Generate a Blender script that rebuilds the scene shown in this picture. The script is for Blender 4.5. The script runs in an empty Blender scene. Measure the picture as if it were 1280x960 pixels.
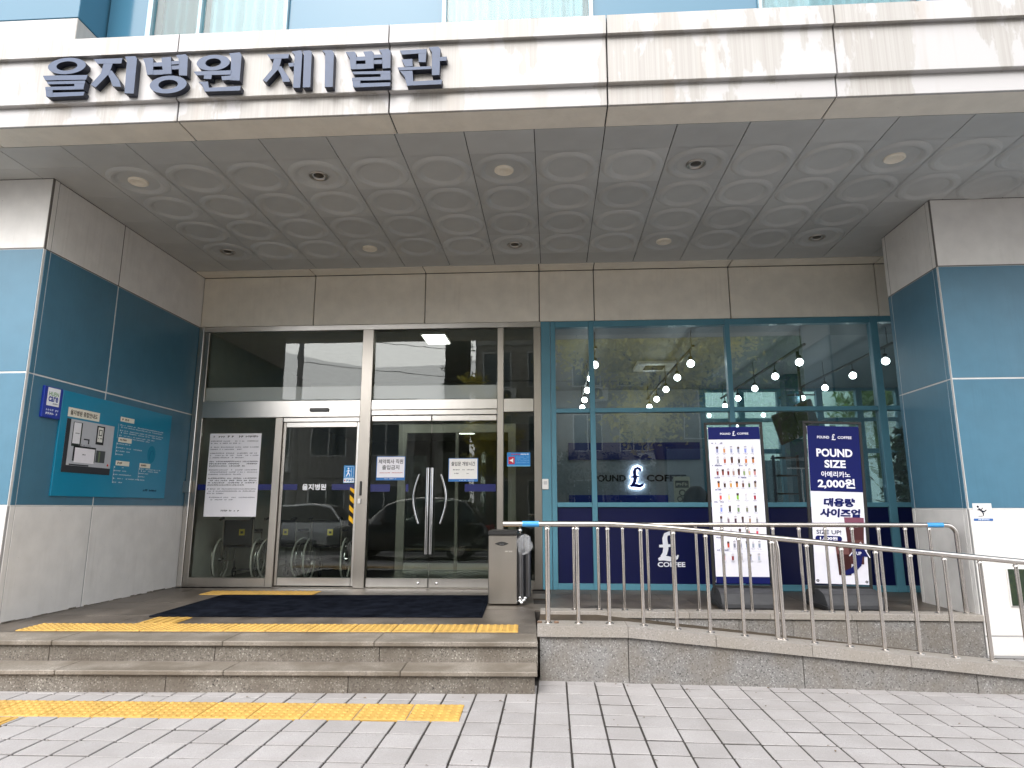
import bpy, math, random
from mathutils import Vector, Matrix
random.seed(7)
S = bpy.context.scene
COL = S.collection
R = math.radians

# ---------------------------------------------------------------- camera
cam = bpy.data.cameras.new('camera')
cam.sensor_fit = 'HORIZONTAL'
cam.sensor_width = 36.0
cam.lens = 815.5 / 1280 * 36.0
cam.clip_start, cam.clip_end = 0.05, 2000
camo = bpy.data.objects.new('camera', cam)
COL.objects.link(camo)
camo.location = (0, 0, 1.38)
camo.rotation_euler = (R(90 + 10.75), 0, R(3.51))
S.camera = camo

# ---------------------------------------------------------------- sky, sun, exposure
SUN_EL, SUN_AZ = 42, 195            # soft sun behind a thin overcast, over the street
world = bpy.data.worlds.new('World')
S.world = world
world.use_nodes = True
wn = world.node_tree
bg = wn.nodes['Background']
sky = wn.nodes.new('ShaderNodeTexSky')
sky.sky_type = 'NISHITA'
sky.sun_disc = False
sky.sun_elevation = R(SUN_EL)
sky.sun_rotation = R(SUN_AZ)
sky.dust_density = 4.0
sky.air_density = 1.0
hs = wn.nodes.new('ShaderNodeHueSaturation')
hs.inputs['Saturation'].default_value = 0.35
wn.links.new(sky.outputs[0], hs.inputs['Color'])
over = wn.nodes.new('ShaderNodeMix')
over.data_type = 'RGBA'
over.inputs[0].default_value = 0.6
wn.links.new(hs.outputs[0], over.inputs[6])
over.inputs[7].default_value = (6.6, 6.7, 7.0, 1)      # the even grey cloud layer
wn.links.new(over.outputs[2], bg.inputs[0])
bg.inputs[1].default_value = 0.12
sl = bpy.data.lights.new('sun', 'SUN')
sl.energy = 0.6
sl.angle = R(60)
sl.color = (1.0, 0.97, 0.93)
so = bpy.data.objects.new('sun', sl)
COL.objects.link(so)
so.location = (0, -20, 40)
az = R(SUN_AZ)
sd = Vector((math.sin(az) * math.cos(R(SUN_EL)), math.cos(az) * math.cos(R(SUN_EL)), math.sin(R(SUN_EL))))
so.rotation_euler = sd.to_track_quat('Z', 'Y').to_euler()
S.view_settings.view_transform = 'Standard'
S.view_settings.look = 'None'
S.view_settings.gamma = 1.0
S.view_settings.use_curve_mapping = False
S.view_settings.exposure = 1.98
S.render.engine = 'CYCLES'
S.cycles.use_denoising = True
S.cycles.max_bounces = 10
S.cycles.transparent_max_bounces = 16
S.cycles.sample_clamp_indirect = 6.0
S.cycles.caustics_reflective = False
S.cycles.caustics_refractive = False

# ---------------------------------------------------------------- materials
MATS = {}


def rgb(h):
    """sRGB hex -> linear"""
    out = []
    for i in (0, 2, 4):
        c = int(h[i:i + 2], 16) / 255
        out.append(c / 12.92 if c <= .04045 else ((c + .055) / 1.055) ** 2.4)
    return tuple(out)


def mat(name, color, rough=.6, metal=0., vary=.06, scale=6., bump=0., bscale=60., rand=0., spec=.5, stretch=(1, 1, 1), coat=0.):
    """Principled material whose colour drifts with noise, with optional fine relief and a per-object shift."""
    if name in MATS:
        return MATS[name]
    m = bpy.data.materials.new(name)
    m.use_nodes = True
    nt = m.node_tree
    b = nt.nodes['Principled BSDF']
    b.inputs['Roughness'].default_value = rough
    b.inputs['Metallic'].default_value = metal
    b.inputs['Specular IOR Level'].default_value = spec
    b.inputs['Coat Weight'].default_value = coat
    tc = nt.nodes.new('ShaderNodeTexCoord')
    mp = nt.nodes.new('ShaderNodeMapping')
    mp.inputs['Scale'].default_value = stretch
    nt.links.new(tc.outputs['Object'], mp.inputs[0])
    nz = nt.nodes.new('ShaderNodeTexNoise')
    nz.inputs['Scale'].default_value = scale
    nz.inputs['Detail'].default_value = 5
    nt.links.new(mp.outputs[0], nz.inputs[0])
    mr = nt.nodes.new('ShaderNodeMapRange')
    mr.inputs[1].default_value, mr.inputs[2].default_value = .3, .7
    mr.inputs[3].default_value, mr.inputs[4].default_value = 1 - vary, 1 + vary
    nt.links.new(nz.outputs[0], mr.inputs[0])
    fac = mr.outputs[0]
    if rand:
        oi = nt.nodes.new('ShaderNodeObjectInfo')
        m2 = nt.nodes.new('ShaderNodeMapRange')
        m2.inputs[3].default_value, m2.inputs[4].default_value = 1 - rand, 1 + rand
        nt.links.new(oi.outputs['Random'], m2.inputs[0])
        mu = nt.nodes.new('ShaderNodeMath')
        mu.operation = 'MULTIPLY'
        nt.links.new(fac, mu.inputs[0])
        nt.links.new(m2.outputs[0], mu.inputs[1])
        fac = mu.outputs[0]
    vm = nt.nodes.new('ShaderNodeVectorMath')
    vm.operation = 'SCALE'
    vm.inputs[0].default_value = color[:3]
    nt.links.new(fac, vm.inputs['Scale'])
    nt.links.new(vm.outputs[0], b.inputs['Base Color'])
    if bump:
        n2 = nt.nodes.new('ShaderNodeTexNoise')
        n2.inputs['Scale'].default_value = bscale
        n2.inputs['Detail'].default_value = 4
        nt.links.new(mp.outputs[0], n2.inputs[0])
        bp = nt.nodes.new('ShaderNodeBump')
        bp.inputs['Strength'].default_value = bump
        bp.inputs['Distance'].default_value = .01
        nt.links.new(n2.outputs[0], bp.inputs['Height'])
        nt.links.new(bp.outputs[0], b.inputs['Normal'])
    MATS[name] = m
    return m


def ramp(nt, src, stops):
    r = nt.nodes.new('ShaderNodeValToRGB')
    e = r.color_ramp.elements
    while len(e) < len(stops):
        e.new(.5)
    for k, (p, c) in enumerate(stops):
        e[k].position = p
        e[k].color = (*c, 1) if len(c) == 3 else c
    nt.links.new(src, r.inputs[0])
    return r.outputs[0]


def noise(nt, vec, scale, detail=4, rough=.55):
    n = nt.nodes.new('ShaderNodeTexNoise')
    n.inputs['Scale'].default_value = scale
    n.inputs['Detail'].default_value = detail
    n.inputs['Roughness'].default_value = rough
    nt.links.new(vec, n.inputs[0])
    return n.outputs[0]


def mixc(nt, fac, a, b, mode='MIX'):
    n = nt.nodes.new('ShaderNodeMix')
    n.data_type = 'RGBA'
    n.blend_type = mode
    for v, i in ((fac, 0), (a, 6), (b, 7)):
        if isinstance(v, (int, float)):
            n.inputs[i].default_value = v
        elif isinstance(v, tuple):
            n.inputs[i].default_value = (*v[:3], 1)
        else:
            nt.links.new(v, n.inputs[i])
    return n.outputs[2]


def newmat(name, rough=.6, metal=0.):
    m = bpy.data.materials.new(name)
    m.use_nodes = True
    nt = m.node_tree
    b = nt.nodes['Principled BSDF']
    b.inputs['Roughness'].default_value = rough
    b.inputs['Metallic'].default_value = metal
    tc = nt.nodes.new('ShaderNodeTexCoord')
    MATS[name] = m
    return m, nt, b, tc.outputs['Object']


def mapped(nt, vec, sc, loc=None):
    mp = nt.nodes.new('ShaderNodeMapping')
    mp.inputs['Scale'].default_value = sc
    nt.links.new(vec, mp.inputs[0])
    return mp.outputs[0]


def worldpos(nt):
    g = nt.nodes.new('ShaderNodeNewGeometry')
    return g.outputs['Position']


def granite(name, base, dark, light, rough=.75, dirt=(.5, .45), dirtcol=None, spk=95, bump=.2, rand=.08):
    m, nt, b, _ = newmat(name, rough)
    vec = worldpos(nt)
    v = nt.nodes.new('ShaderNodeTexVoronoi')
    v.inputs['Scale'].default_value = spk
    nt.links.new(vec, v.inputs[0])
    sp = ramp(nt, v.outputs['Color'], [(.0, dark), (.35, base), (.72, base), (.95, light)])
    big = noise(nt, vec, 3.2, 5)
    f = ramp(nt, big, [(dirt[1], (0, 0, 0)), (dirt[1] + .25, (1, 1, 1))])
    dm = mixc(nt, f, dirtcol or base, sp)
    c = mixc(nt, dirt[0], sp, dm)
    oi = nt.nodes.new('ShaderNodeObjectInfo')
    m2 = nt.nodes.new('ShaderNodeMapRange')
    m2.inputs[3].default_value, m2.inputs[4].default_value = 1 - rand, 1 + rand
    nt.links.new(oi.outputs['Random'], m2.inputs[0])
    vm = nt.nodes.new('ShaderNodeVectorMath')
    vm.operation = 'SCALE'
    nt.links.new(c, vm.inputs[0])
    nt.links.new(m2.outputs[0], vm.inputs['Scale'])
    nt.links.new(vm.outputs[0], b.inputs['Base Color'])
    bp = nt.nodes.new('ShaderNodeBump')
    bp.inputs['Strength'].default_value = bump
    bp.inputs['Distance'].default_value = .004
    nt.links.new(noise(nt, vec, 120), bp.inputs['Height'])
    nt.links.new(bp.outputs[0], b.inputs['Normal'])
    rr = nt.nodes.new('ShaderNodeMapRange')
    rr.inputs[3].default_value, rr.inputs[4].default_value = rough - .14, min(1, rough + .1)
    nt.links.new(big, rr.inputs[0])
    nt.links.new(rr.outputs[0], b.inputs['Roughness'])
    return m


def glass(name, tint=(.8, .85, .84), ior=1.65, wave=.0006, film=None):
    m = bpy.data.materials.new(name)
    m.use_nodes = True
    nt = m.node_tree
    nt.nodes.clear()
    out = nt.nodes.new('ShaderNodeOutputMaterial')
    tr = nt.nodes.new('ShaderNodeBsdfTransparent')
    tr.inputs[0].default_value = (*tint, 1)
    gl = nt.nodes.new('ShaderNodeBsdfGlossy')
    gl.inputs['Roughness'].default_value = 0.0
    f0 = ((ior - 1) / (ior + 1)) ** 2
    lw_ = nt.nodes.new('ShaderNodeLayerWeight')
    lw_.inputs[0].default_value = .5
    pw = nt.nodes.new('ShaderNodeMath')
    pw.operation = 'POWER'
    pw.inputs[1].default_value = 5
    nt.links.new(lw_.outputs['Facing'], pw.inputs[0])
    fr = nt.nodes.new('ShaderNodeMath')
    fr.operation = 'MULTIPLY_ADD'
    fr.inputs[1].default_value = 1 - f0
    fr.inputs[2].default_value = f0
    nt.links.new(pw.outputs[0], fr.inputs[0])
    mx = nt.nodes.new('ShaderNodeMixShader')
    bp = nt.nodes.new('ShaderNodeBump')
    bp.inputs['Strength'].default_value = 1.0
    bp.inputs['Distance'].default_value = wave
    tc = nt.nodes.new('ShaderNodeTexCoord')
    nt.links.new(noise(nt, tc.outputs['Object'], 1.6, 2), bp.inputs['Height'])
    nt.links.new(bp.outputs[0], gl.inputs['Normal'])
    src = tr.outputs[0]
    if film:
        df = nt.nodes.new('ShaderNodeBsdfDiffuse')
        df.inputs[0].default_value = (*film[:3], 1)
        m0 = nt.nodes.new('ShaderNodeMixShader')
        m0.inputs[0].default_value = film[3]
        nt.links.new(tr.outputs[0], m0.inputs[1])
        nt.links.new(df.outputs[0], m0.inputs[2])
        src = m0.outputs[0]
    nt.links.new(fr.outputs[0], mx.inputs[0])
    nt.links.new(src, mx.inputs[1])
    nt.links.new(gl.outputs[0], mx.inputs[2])
    nt.links.new(mx.outputs[0], out.inputs[0])
    MATS[name] = m
    return m


def emit(name, color, strength):
    m = bpy.data.materials.new(name)
    m.use_nodes = True
    b = m.node_tree.nodes['Principled BSDF']
    b.inputs['Base Color'].default_value = (*color, 1)
    b.inputs['Emission Color'].default_value = (*color, 1)
    b.inputs['Emission Strength'].default_value = strength
    MATS[name] = m
    return m


def ink(h, rough=.55):
    """a flat print colour given as sRGB hex"""
    return mat('ink_' + h, rgb(h), rough, vary=.02, scale=20, spec=.2)


# cladding
def cladding(name, color, stain, rough=.5):
    """painted aluminium panel with rain streaks and soft dust"""
    m, nt, b, _ = newmat(name, rough)
    vec = worldpos(nt)
    st = noise(nt, mapped(nt, vec, (22, 22, .55)), 1.0, 6, .7)
    bl = noise(nt, vec, 1.3, 4)
    f1 = ramp(nt, st, [(.48, (0, 0, 0)), (.75, (1, 1, 1))])
    f2 = ramp(nt, bl, [(.45, (0, 0, 0)), (.6, (1, 1, 1))])
    f = mixc(nt, 1.0, f1, f2, 'MULTIPLY')
    c = mixc(nt, f, color, stain)
    fine = noise(nt, vec, 5, 5)
    c = mixc(nt, .16, c, ramp(nt, fine, [(.3, (0.3, .3, .3)), (.7, (1, 1, 1))]), 'MULTIPLY')
    spots = noise(nt, vec, 38, 2)
    c = mixc(nt, ramp(nt, spots, [(.76, (0, 0, 0)), (.80, (.45, .45, .45))]), c, (.06, .06, .06))
    nt.links.new(c, b.inputs['Base Color'])
    bp = nt.nodes.new('ShaderNodeBump')          # oil-canning of the thin sheet
    bp.inputs['Strength'].default_value = .6
    bp.inputs['Distance'].default_value = .02
    nt.links.new(noise(nt, vec, 1.4, 2), bp.inputs['Height'])
    nt.links.new(bp.outputs[0], b.inputs['Normal'])
    return m


WHITE = cladding('white_cladding', (.78, .76, .73), (.70, .675, .64))
BLUE = cladding('blue_cladding', (.064, .178, .262), (.056, .158, .232), .36)
CREAM = cladding('cream_cladding', (.85, .80, .70), (.79, .735, .635))

FASC, nt, b, _ = newmat('fascia_cladding', .45)
vec = worldpos(nt)
streak = noise(nt, mapped(nt, vec, (46, 46, .12)), 1.0, 6, .75)
drip = noise(nt, mapped(nt, vec, (5.5, 5.5, .35)), 1.0, 3)
edge = noise(nt, mapped(nt, vec, (2.6, 2.6, .9)), 1.0, 6, .62)
dirty = ramp(nt, edge, [(.49, (0, 0, 0)), (.515, (1, 1, 1))])
c = mixc(nt, ramp(nt, streak, [(.35, (0, 0, 0)), (.7, (1, 1, 1))]), (.41, .395, .376), (.315, .293, .268))
c = mixc(nt, dirty, (.445, .434, .432), c)
c = mixc(nt, ramp(nt, drip, [(.58, (0, 0, 0)), (.74, (.55, .55, .55))]), c, (.36, .31, .26))
nt.links.new(c, b.inputs['Base Color'])

CEIL = mat('ceiling_tile_paint', (.50, .51, .50), .5, vary=.11, scale=1.6, rand=.07)
DARKGAP = mat('shadow_gap', (.03, .03, .03), .9)
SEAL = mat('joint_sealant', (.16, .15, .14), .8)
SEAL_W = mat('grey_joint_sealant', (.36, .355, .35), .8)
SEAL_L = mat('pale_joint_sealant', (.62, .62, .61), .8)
STEEL = mat('brushed_steel', (.68, .655, .62), .29, 1., vary=.08, scale=3, bump=.02, bscale=200, stretch=(1, 1, .05))
STEEL_D = mat('worn_steel', (.44, .41, .37), .34, 1., vary=.16, scale=2.2, stretch=(1, 1, .3))
RAILST = mat('railing_steel', (.62, .58, .54), .24, 1., vary=.08, scale=8)
CHROME = mat('chrome', (.75, .75, .75), .08, 1., vary=.02)
TEAL = mat('teal_paint', (.085, .235, .31), .38, vary=.05, scale=4)
NAVY = mat('navy_film', (.0018, .0042, .046), .30, vary=.05, scale=2)
BLACK = mat('black_powder_coat', (.018, .018, .018), .45)
RUBBER = mat('black_rubber', (.03, .03, .032), .7, vary=.2, scale=30)
GLASS = glass('door_glass', (.80, .84, .81), 1.62)
GLASS_S = glass('sidelight_glass', (.88, .91, .88), 1.42)
GLASS_C = glass('cafe_glass', (.80, .88, .89), 2.2)
GLASS_F = glass('frosted_film_glass', (.8, .85, .83), 1.72, film=(.75, .8, .78, .46))
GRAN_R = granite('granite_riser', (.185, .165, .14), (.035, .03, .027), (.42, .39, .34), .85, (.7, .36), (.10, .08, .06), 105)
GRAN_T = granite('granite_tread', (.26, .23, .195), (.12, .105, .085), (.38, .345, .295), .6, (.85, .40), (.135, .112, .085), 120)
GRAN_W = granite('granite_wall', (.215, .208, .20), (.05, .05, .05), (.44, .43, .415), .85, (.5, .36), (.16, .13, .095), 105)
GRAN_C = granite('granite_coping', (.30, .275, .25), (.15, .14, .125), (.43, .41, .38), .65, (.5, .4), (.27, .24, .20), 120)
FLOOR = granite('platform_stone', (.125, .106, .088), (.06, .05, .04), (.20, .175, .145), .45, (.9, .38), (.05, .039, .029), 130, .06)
PAVER = granite('paver_concrete', (.345, .328, .322), (.26, .247, .242), (.42, .40, .393), .85, (.55, .38), (.28, .262, .252), 200, .2, .06)
JOINT = mat('joint_sand', (.035, .030, .026), .95, vary=.3, scale=40)
RAMPF = mat('ramp_brown_coating', (.062, .045, .028), .75, vary=.25, scale=5, bump=.3, bscale=90)
YEL = mat('tactile_yellow', (.50, .305, .072), .65, vary=.16, scale=5, rand=.05)
MATT = mat('navy_carpet', (.010, .012, .0175), 1.0, vary=.45, scale=7, bump=.6, bscale=350, spec=.0)
ASPH = mat('asphalt', (.05, .05, .052), .9, vary=.2, scale=20, bump=.3, bscale=200)
PLASTER = mat('interior_plaster', (.55, .53, .49), .8)
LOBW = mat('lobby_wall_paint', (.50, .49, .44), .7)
LOBF = mat('lobby_floor_stone', (.06, .055, .05), .25)
LETTER = mat('sign_letter_paint', (.026, .050, .110), .45, vary=.10, scale=14)
LETTER_S = mat('sign_letter_side', (.014, .018, .034), .5, vary=.15, scale=14)
CREAMP = mat('cream_plastic', (.86, .80, .68), .5)
PAPER = mat('paper', (.80, .79, .84), .8, vary=.02)

# ---------------------------------------------------------------- mesh builder
class MB:
    def __init__(s):
        s.v, s.f, s.m, s.sm = [], [], [], []

    def add(s, verts, faces, mi=0, smooth=False):
        o = len(s.v)
        s.v += [tuple(p) for p in verts]
        for f in faces:
            s.f.append(tuple(i + o for i in f))
            s.m.append(mi)
            s.sm.append(smooth)
        return s

    def box(s, x0, x1, y0, y1, z0, z1, mi=0, ch=0.):
        if ch <= 0:
            v = [(x, y, z) for z in (z0, z1) for y in (y0, y1) for x in (x0, x1)]
            return s.add(v, [(0, 2, 3, 1), (4, 5, 7, 6), (0, 1, 5, 4), (2, 6, 7, 3), (0, 4, 6, 2), (1, 3, 7, 5)], mi)
        # chamfered box: 24 vertices, 26 faces
        X, Y, Z = (x0, x1), (y0, y1), (z0, z1)
        v, idx = [], {}
        for i in (0, 1):
            for j in (0, 1):
                for k in (0, 1):
                    sx, sy, sz = (1, -1)[i] * ch, (1, -1)[j] * ch, (1, -1)[k] * ch
                    idx[i, j, k, 0] = len(v); v.append((X[i], Y[j] + sy, Z[k] + sz))
                    idx[i, j, k, 1] = len(v); v.append((X[i] + sx, Y[j], Z[k] + sz))
                    idx[i, j, k, 2] = len(v); v.append((X[i] + sx, Y[j] + sy, Z[k]))
        g = lambda i, j, k, a: idx[i, j, k, a]
        f = []
        for i in (0, 1):
            q = [g(i, 0, 0, 0), g(i, 1, 0, 0), g(i, 1, 1, 0), g(i, 0, 1, 0)]
            f.append(q if i else q[::-1])
            q = [g(0, i, 0, 1), g(0, i, 1, 1), g(1, i, 1, 1), g(1, i, 0, 1)]
            f.append(q if i else q[::-1])
            q = [g(0, 0, i, 2), g(1, 0, i, 2), g(1, 1, i, 2), g(0, 1, i, 2)]
            f.append(q if i else q[::-1])
        for i in (0, 1):
            for j in (0, 1):
                q = [g(i, j, 0, 0), g(i, j, 1, 0), g(i, j, 1, 1), g(i, j, 0, 1)]
                f.append(q if (i + j) % 2 else q[::-1])
                q = [g(i, 0, j, 0), g(i, 0, j, 2), g(i, 1, j, 2), g(i, 1, j, 0)]
                f.append(q if (i + j) % 2 else q[::-1])
                q = [g(0, i, j, 1), g(1, i, j, 1), g(1, i, j, 2), g(0, i, j, 2)]
                f.append(q if (i + j) % 2 else q[::-1])
                for k in (0, 1):
                    q = [g(i, j, k, 0), g(i, j, k, 1), g(i, j, k, 2)]
                    f.append(q if (i + j + k) % 2 else q[::-1])
        return s.add(v, f, mi)

    def prism(s, poly, a, b, axis='y', mi=0, side=None):
        """extrude a 2-D outline; axis y: outline is (x,z); axis x: (y,z); axis z: (x,y)"""
        n = len(poly)
        P = {'y': lambda p, t: (p[0], t, p[1]), 'x': lambda p, t: (t, p[0], p[1]), 'z': lambda p, t: (p[0], p[1], t)}[axis]
        v = [P(p, a) for p in poly] + [P(p, b) for p in poly]
        s.add(v, [tuple(range(n)), tuple(range(2 * n - 1, n - 1, -1))], mi)
        s.add(v, [(i, (i + 1) % n, n + (i + 1) % n, n + i) for i in range(n)], mi if side is None else side)
        return s

    def ring(s, cx, cz, a, b, a2, b2, y0, y1, mi=0, side=None, n=28):
        v = []
        for y in (y0, y1):
            for (p, q) in ((a, b), (a2, b2)):
                for i in range(n):
                    t = 2 * math.pi * i / n
                    v.append((cx + p * math.cos(t), y, cz + q * math.sin(t)))
        f, g = [], []
        for i in range(n):
            j = (i + 1) % n
            f += [(i, j, n + j, n + i), (2 * n + i, 3 * n + i, 3 * n + j, 2 * n + j)]
            g += [(i, 2 * n + i, 2 * n + j, j), (n + i, n + j, 3 * n + j, 3 * n + i)]
        s.add(v, f, mi)
        return s.add(v, g, mi if side is None else side)

    def tube(s, pts, r, n=10, mi=0, cap=True, rs=None):
        pts = [Vector(p) for p in pts]
        v, f = [], []
        prev = None
        for k, p in enumerate(pts):
            d = (pts[min(k + 1, len(pts) - 1)] - pts[max(k - 1, 0)]).normalized()
            if prev is None:
                up = Vector((0, 0, 1)) if abs(d.z) < .95 else Vector((0, 1, 0))
                a = d.cross(up).normalized()
            else:
                a = (prev - d * prev.dot(d)).normalized()
            prev = a
            bb = d.cross(a)
            rr = rs[k] if rs else r
            for i in range(n):
                t = 2 * math.pi * i / n
                v.append(p + a * (rr * math.cos(t)) + bb * (rr * math.sin(t)))
        for k in range(len(pts) - 1):
            for i in range(n):
                j = (i + 1) % n
                f.append((k * n + i, k * n + j, (k + 1) * n + j, (k + 1) * n + i))
        s.add(v, f, mi, True)
        if cap:
            e = (len(pts) - 1) * n
            s.add(v, [tuple(range(n))[::-1], tuple(e + i for i in range(n))], mi)
        return s

    def lathe(s, prof, cx=0, cy=0, n=24, mi=0, smooth=True, z0=0):
        v, f = [], []
        for (r, z) in prof:
            for i in range(n):
                t = 2 * math.pi * i / n
                v.append((cx + r * math.cos(t), cy + r * math.sin(t), z0 + z))
        for k in range(len(prof) - 1):
            for i in range(n):
                j = (i + 1) % n
                f.append((k * n + i, k * n + j, (k + 1) * n + j, (k + 1) * n + i))
        return s.add(v, f, mi, smooth)

    def ball(s, c, rx, ry=None, rz=None, n=12, m=8, mi=0):
        ry = ry or rx
        rz = rz or rx
        v, f = [], []
        for k in range(m + 1):
            ph = math.pi * k / m
            for i in range(n):
                t = 2 * math.pi * i / n
                v.append((c[0] + rx * math.sin(ph) * math.cos(t), c[1] + ry * math.sin(ph) * math.sin(t), c[2] + rz * math.cos(ph)))
        for k in range(m):
            for i in range(n):
                j = (i + 1) % n
                f.append((k * n + i, (k + 1) * n + i, (k + 1) * n + j, k * n + j))
        return s.add(v, f, mi, True)

    def xf(s, M, start=0):
        for i in range(start, len(s.v)):
            s.v[i] = tuple(M @ Vector(s.v[i]))
        return s

    def mesh(s, name, mats):
        me = bpy.data.meshes.new(name)
        me.from_pydata(s.v, [], s.f)
        for m in (mats if isinstance(mats, (list, tuple)) else [mats]):
            me.materials.append(m)
        me.polygons.foreach_set('material_index', s.m)
        me.polygons.foreach_set('use_smooth', s.sm)
        me.update()
        return me

    def build(s, name, mats, parent=None, local=False):
        """link as one object; vertices are world coordinates unless local"""
        if parent is not None and not local:
            o = ORG.get(parent.name, Vector((0, 0, 0)))
            s.v = [(p[0] - o[0], p[1] - o[1], p[2] - o[2]) for p in s.v]
        return link(name, s.mesh(name, mats), parent)


ORG = {}


def link(name, me, parent=None, loc=None, rz=None):
    o = bpy.data.objects.new(name, me)
    COL.objects.link(o)
    if parent is not None:
        o.parent = parent
        ORG[o.name] = ORG.get(parent.name, Vector((0, 0, 0)))
    if loc is not None:
        o.location = loc
    if rz is not None:
        o.rotation_euler = (0, 0, rz)
    return o


def tag(o, label=None, cat=None, group=None, kind=None):
    for k, v in (('label', label), ('category', cat), ('group', group), ('kind', kind)):
        if v:
            o[k] = v
    return o


def thing(name, label, cat, loc=(0, 0, 0), rz=0, group=None):
    o = bpy.data.objects.new(name, None)
    COL.objects.link(o)
    o.empty_display_size = .1
    o.location = loc
    o.rotation_euler = (0, 0, rz)
    ORG[o.name] = Vector(loc)
    return tag(o, label, cat, group)


def dup(root, loc, rz=0, label=None):
    r = root.copy()
    COL.objects.link(r)
    r.location = loc
    r.rotation_euler = (0, 0, rz)
    if label:
        r['label'] = label
    for ch in list(root.children):
        c = ch.copy()
        COL.objects.link(c)
        c.parent = r
        for g in list(ch.children):
            d = g.copy()
            COL.objects.link(d)
            d.parent = c
    return r


# ---------------------------------------------------------------- flat print (lettering, posters)
_cache = {}


def text_geo(s, bold):
    key = (s, bold)
    if key in _cache:
        return _cache[key]
    cu = bpy.data.curves.new('t', 'FONT')
    cu.body = s
    cu.size = 1
    cu.offset = bold
    cu.resolution_u = 3
    ob = bpy.data.objects.new('t', cu)
    COL.objects.link(ob)
    dg = bpy.context.evaluated_depsgraph_get()
    me = bpy.data.meshes.new_from_object(ob.evaluated_get(dg))
    v = [(p.co.x, p.co.y) for p in me.vertices]
    f = [tuple(p.vertices) for p in me.polygons]
    bpy.data.objects.remove(ob)
    bpy.data.curves.remove(cu)
    bpy.data.meshes.remove(me)
    if v:
        x0, x1 = min(p[0] for p in v), max(p[0] for p in v)
        y0, y1 = min(p[1] for p in v), max(p[1] for p in v)
        w, h = max(x1 - x0, 1e-6), max(y1 - y0, 1e-6)
        v = [((p[0] - x0) / w - .5, (p[1] - y0) / h - .5) for p in v]
    _cache[key] = (v, f)
    return v, f


POUND = [  # a pound sign as tapering strokes, unit square-ish
    [(.80, 1.02, .10), (.78, 1.16, .17), (.62, 1.25, .15), (.47, 1.18, .17), (.41, 1.0, .20), (.43, .78, .21), (.44, .55, .21), (.38, .32, .19), (.24, .16, .14)],
    [(.14, .66, .10), (.40, .67, .12), (.68, .69, .10)],
    [(.08, .06, .10), (.30, .13, .20), (.52, .10, .19), (.74, .06, .17), (.92, .14, .13), (1.0, .25, .05)],
]


class Print:
    """flat print collected on a plane: origin, right vector, up vector, outward normal"""

    def __init__(s, org, U, V, N, lift=.002):
        s.o, s.U, s.V, s.N = Vector(org), Vector(U), Vector(V), Vector(N)
        s.mb, s.mats, s.lift = MB(), [], lift

    def mi(s, m):
        if m not in s.mats:
            s.mats.append(m)
        return s.mats.index(m)

    def poly(s, pts, m, layer=0, faces=None):
        off = s.N * (s.lift + layer * .0012)
        v = [s.o + s.U * p[0] + s.V * p[1] + off for p in pts]
        s.mb.add(v, faces or [tuple(range(len(pts)))], s.mi(m))

    def rect(s, x0, x1, y0, y1, m, layer=0):
        s.poly([(x0, y0), (x1, y0), (x1, y1), (x0, y1)], m, layer)

    def disc(s, cx, cy, r, m, layer=0, ry=None, n=16):
        s.poly([(cx + r * math.cos(6.2832 * i / n), cy + (ry or r) * math.sin(6.2832 * i / n)) for i in range(n)], m, layer)

    def text(s, t, cx, cy, w, h, m, layer=1, bold=.02, shear=0.):
        v, f = text_geo(t, bold)
        if v:
            s.poly([(cx + p[0] * w + shear * p[1] * h, cy + p[1] * h) for p in v], m, layer, f)

    def stroke(s, pts, m, layer=1):
        n = len(pts)
        L, Q = [], []
        for k in range(n):
            a, b = pts[max(k - 1, 0)], pts[min(k + 1, n - 1)]
            dx, dy = b[0] - a[0], b[1] - a[1]
            l = math.hypot(dx, dy) or 1
            nx, ny = -dy / l, dx / l
            w = pts[k][2] / 2
            L.append((pts[k][0] + nx * w, pts[k][1] + ny * w))
            Q.append((pts[k][0] - nx * w, pts[k][1] - ny * w))
        s.poly(L + Q, m, layer, [(i, i + 1, n + i + 1, n + i) for i in range(n - 1)])

    def pound(s, x, y, h, m, layer=1, fat=1.0):
        k = h / 1.3
        for q, st in enumerate(POUND):
            s.stroke([(x + a * k, y + b * k, w * k * fat) for a, b, w in st], m, layer + q * .25)

    def scribble(s, x0, x1, y, h, m, layer=1, gap=.35, rnd=random.Random(3)):
        """a line of tiny unreadable lettering: small blocks of uneven width"""
        x = x0
        while x < x1:
            w = h * rnd.uniform(.55, 1.0)
            if rnd.random() < .82:
                a = y - h * rnd.uniform(.38, .5)
                c = y + h * rnd.uniform(.3, .5)
                s.rect(x, min(x + w * .34, x1), a, c, m, layer)
                s.rect(x + w * .34, min(x + w, x1), y - h * .1, y + h * .12, m, layer)
                if rnd.random() < .6:
                    s.rect(x + w * .34, min(x + w, x1), c - h * .2, c, m, layer)
            x += w + h * gap * rnd.uniform(.6, 1.4)

    def build(s, name, parent):
        return s.mb.build(name, s.mats, parent)

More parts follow.
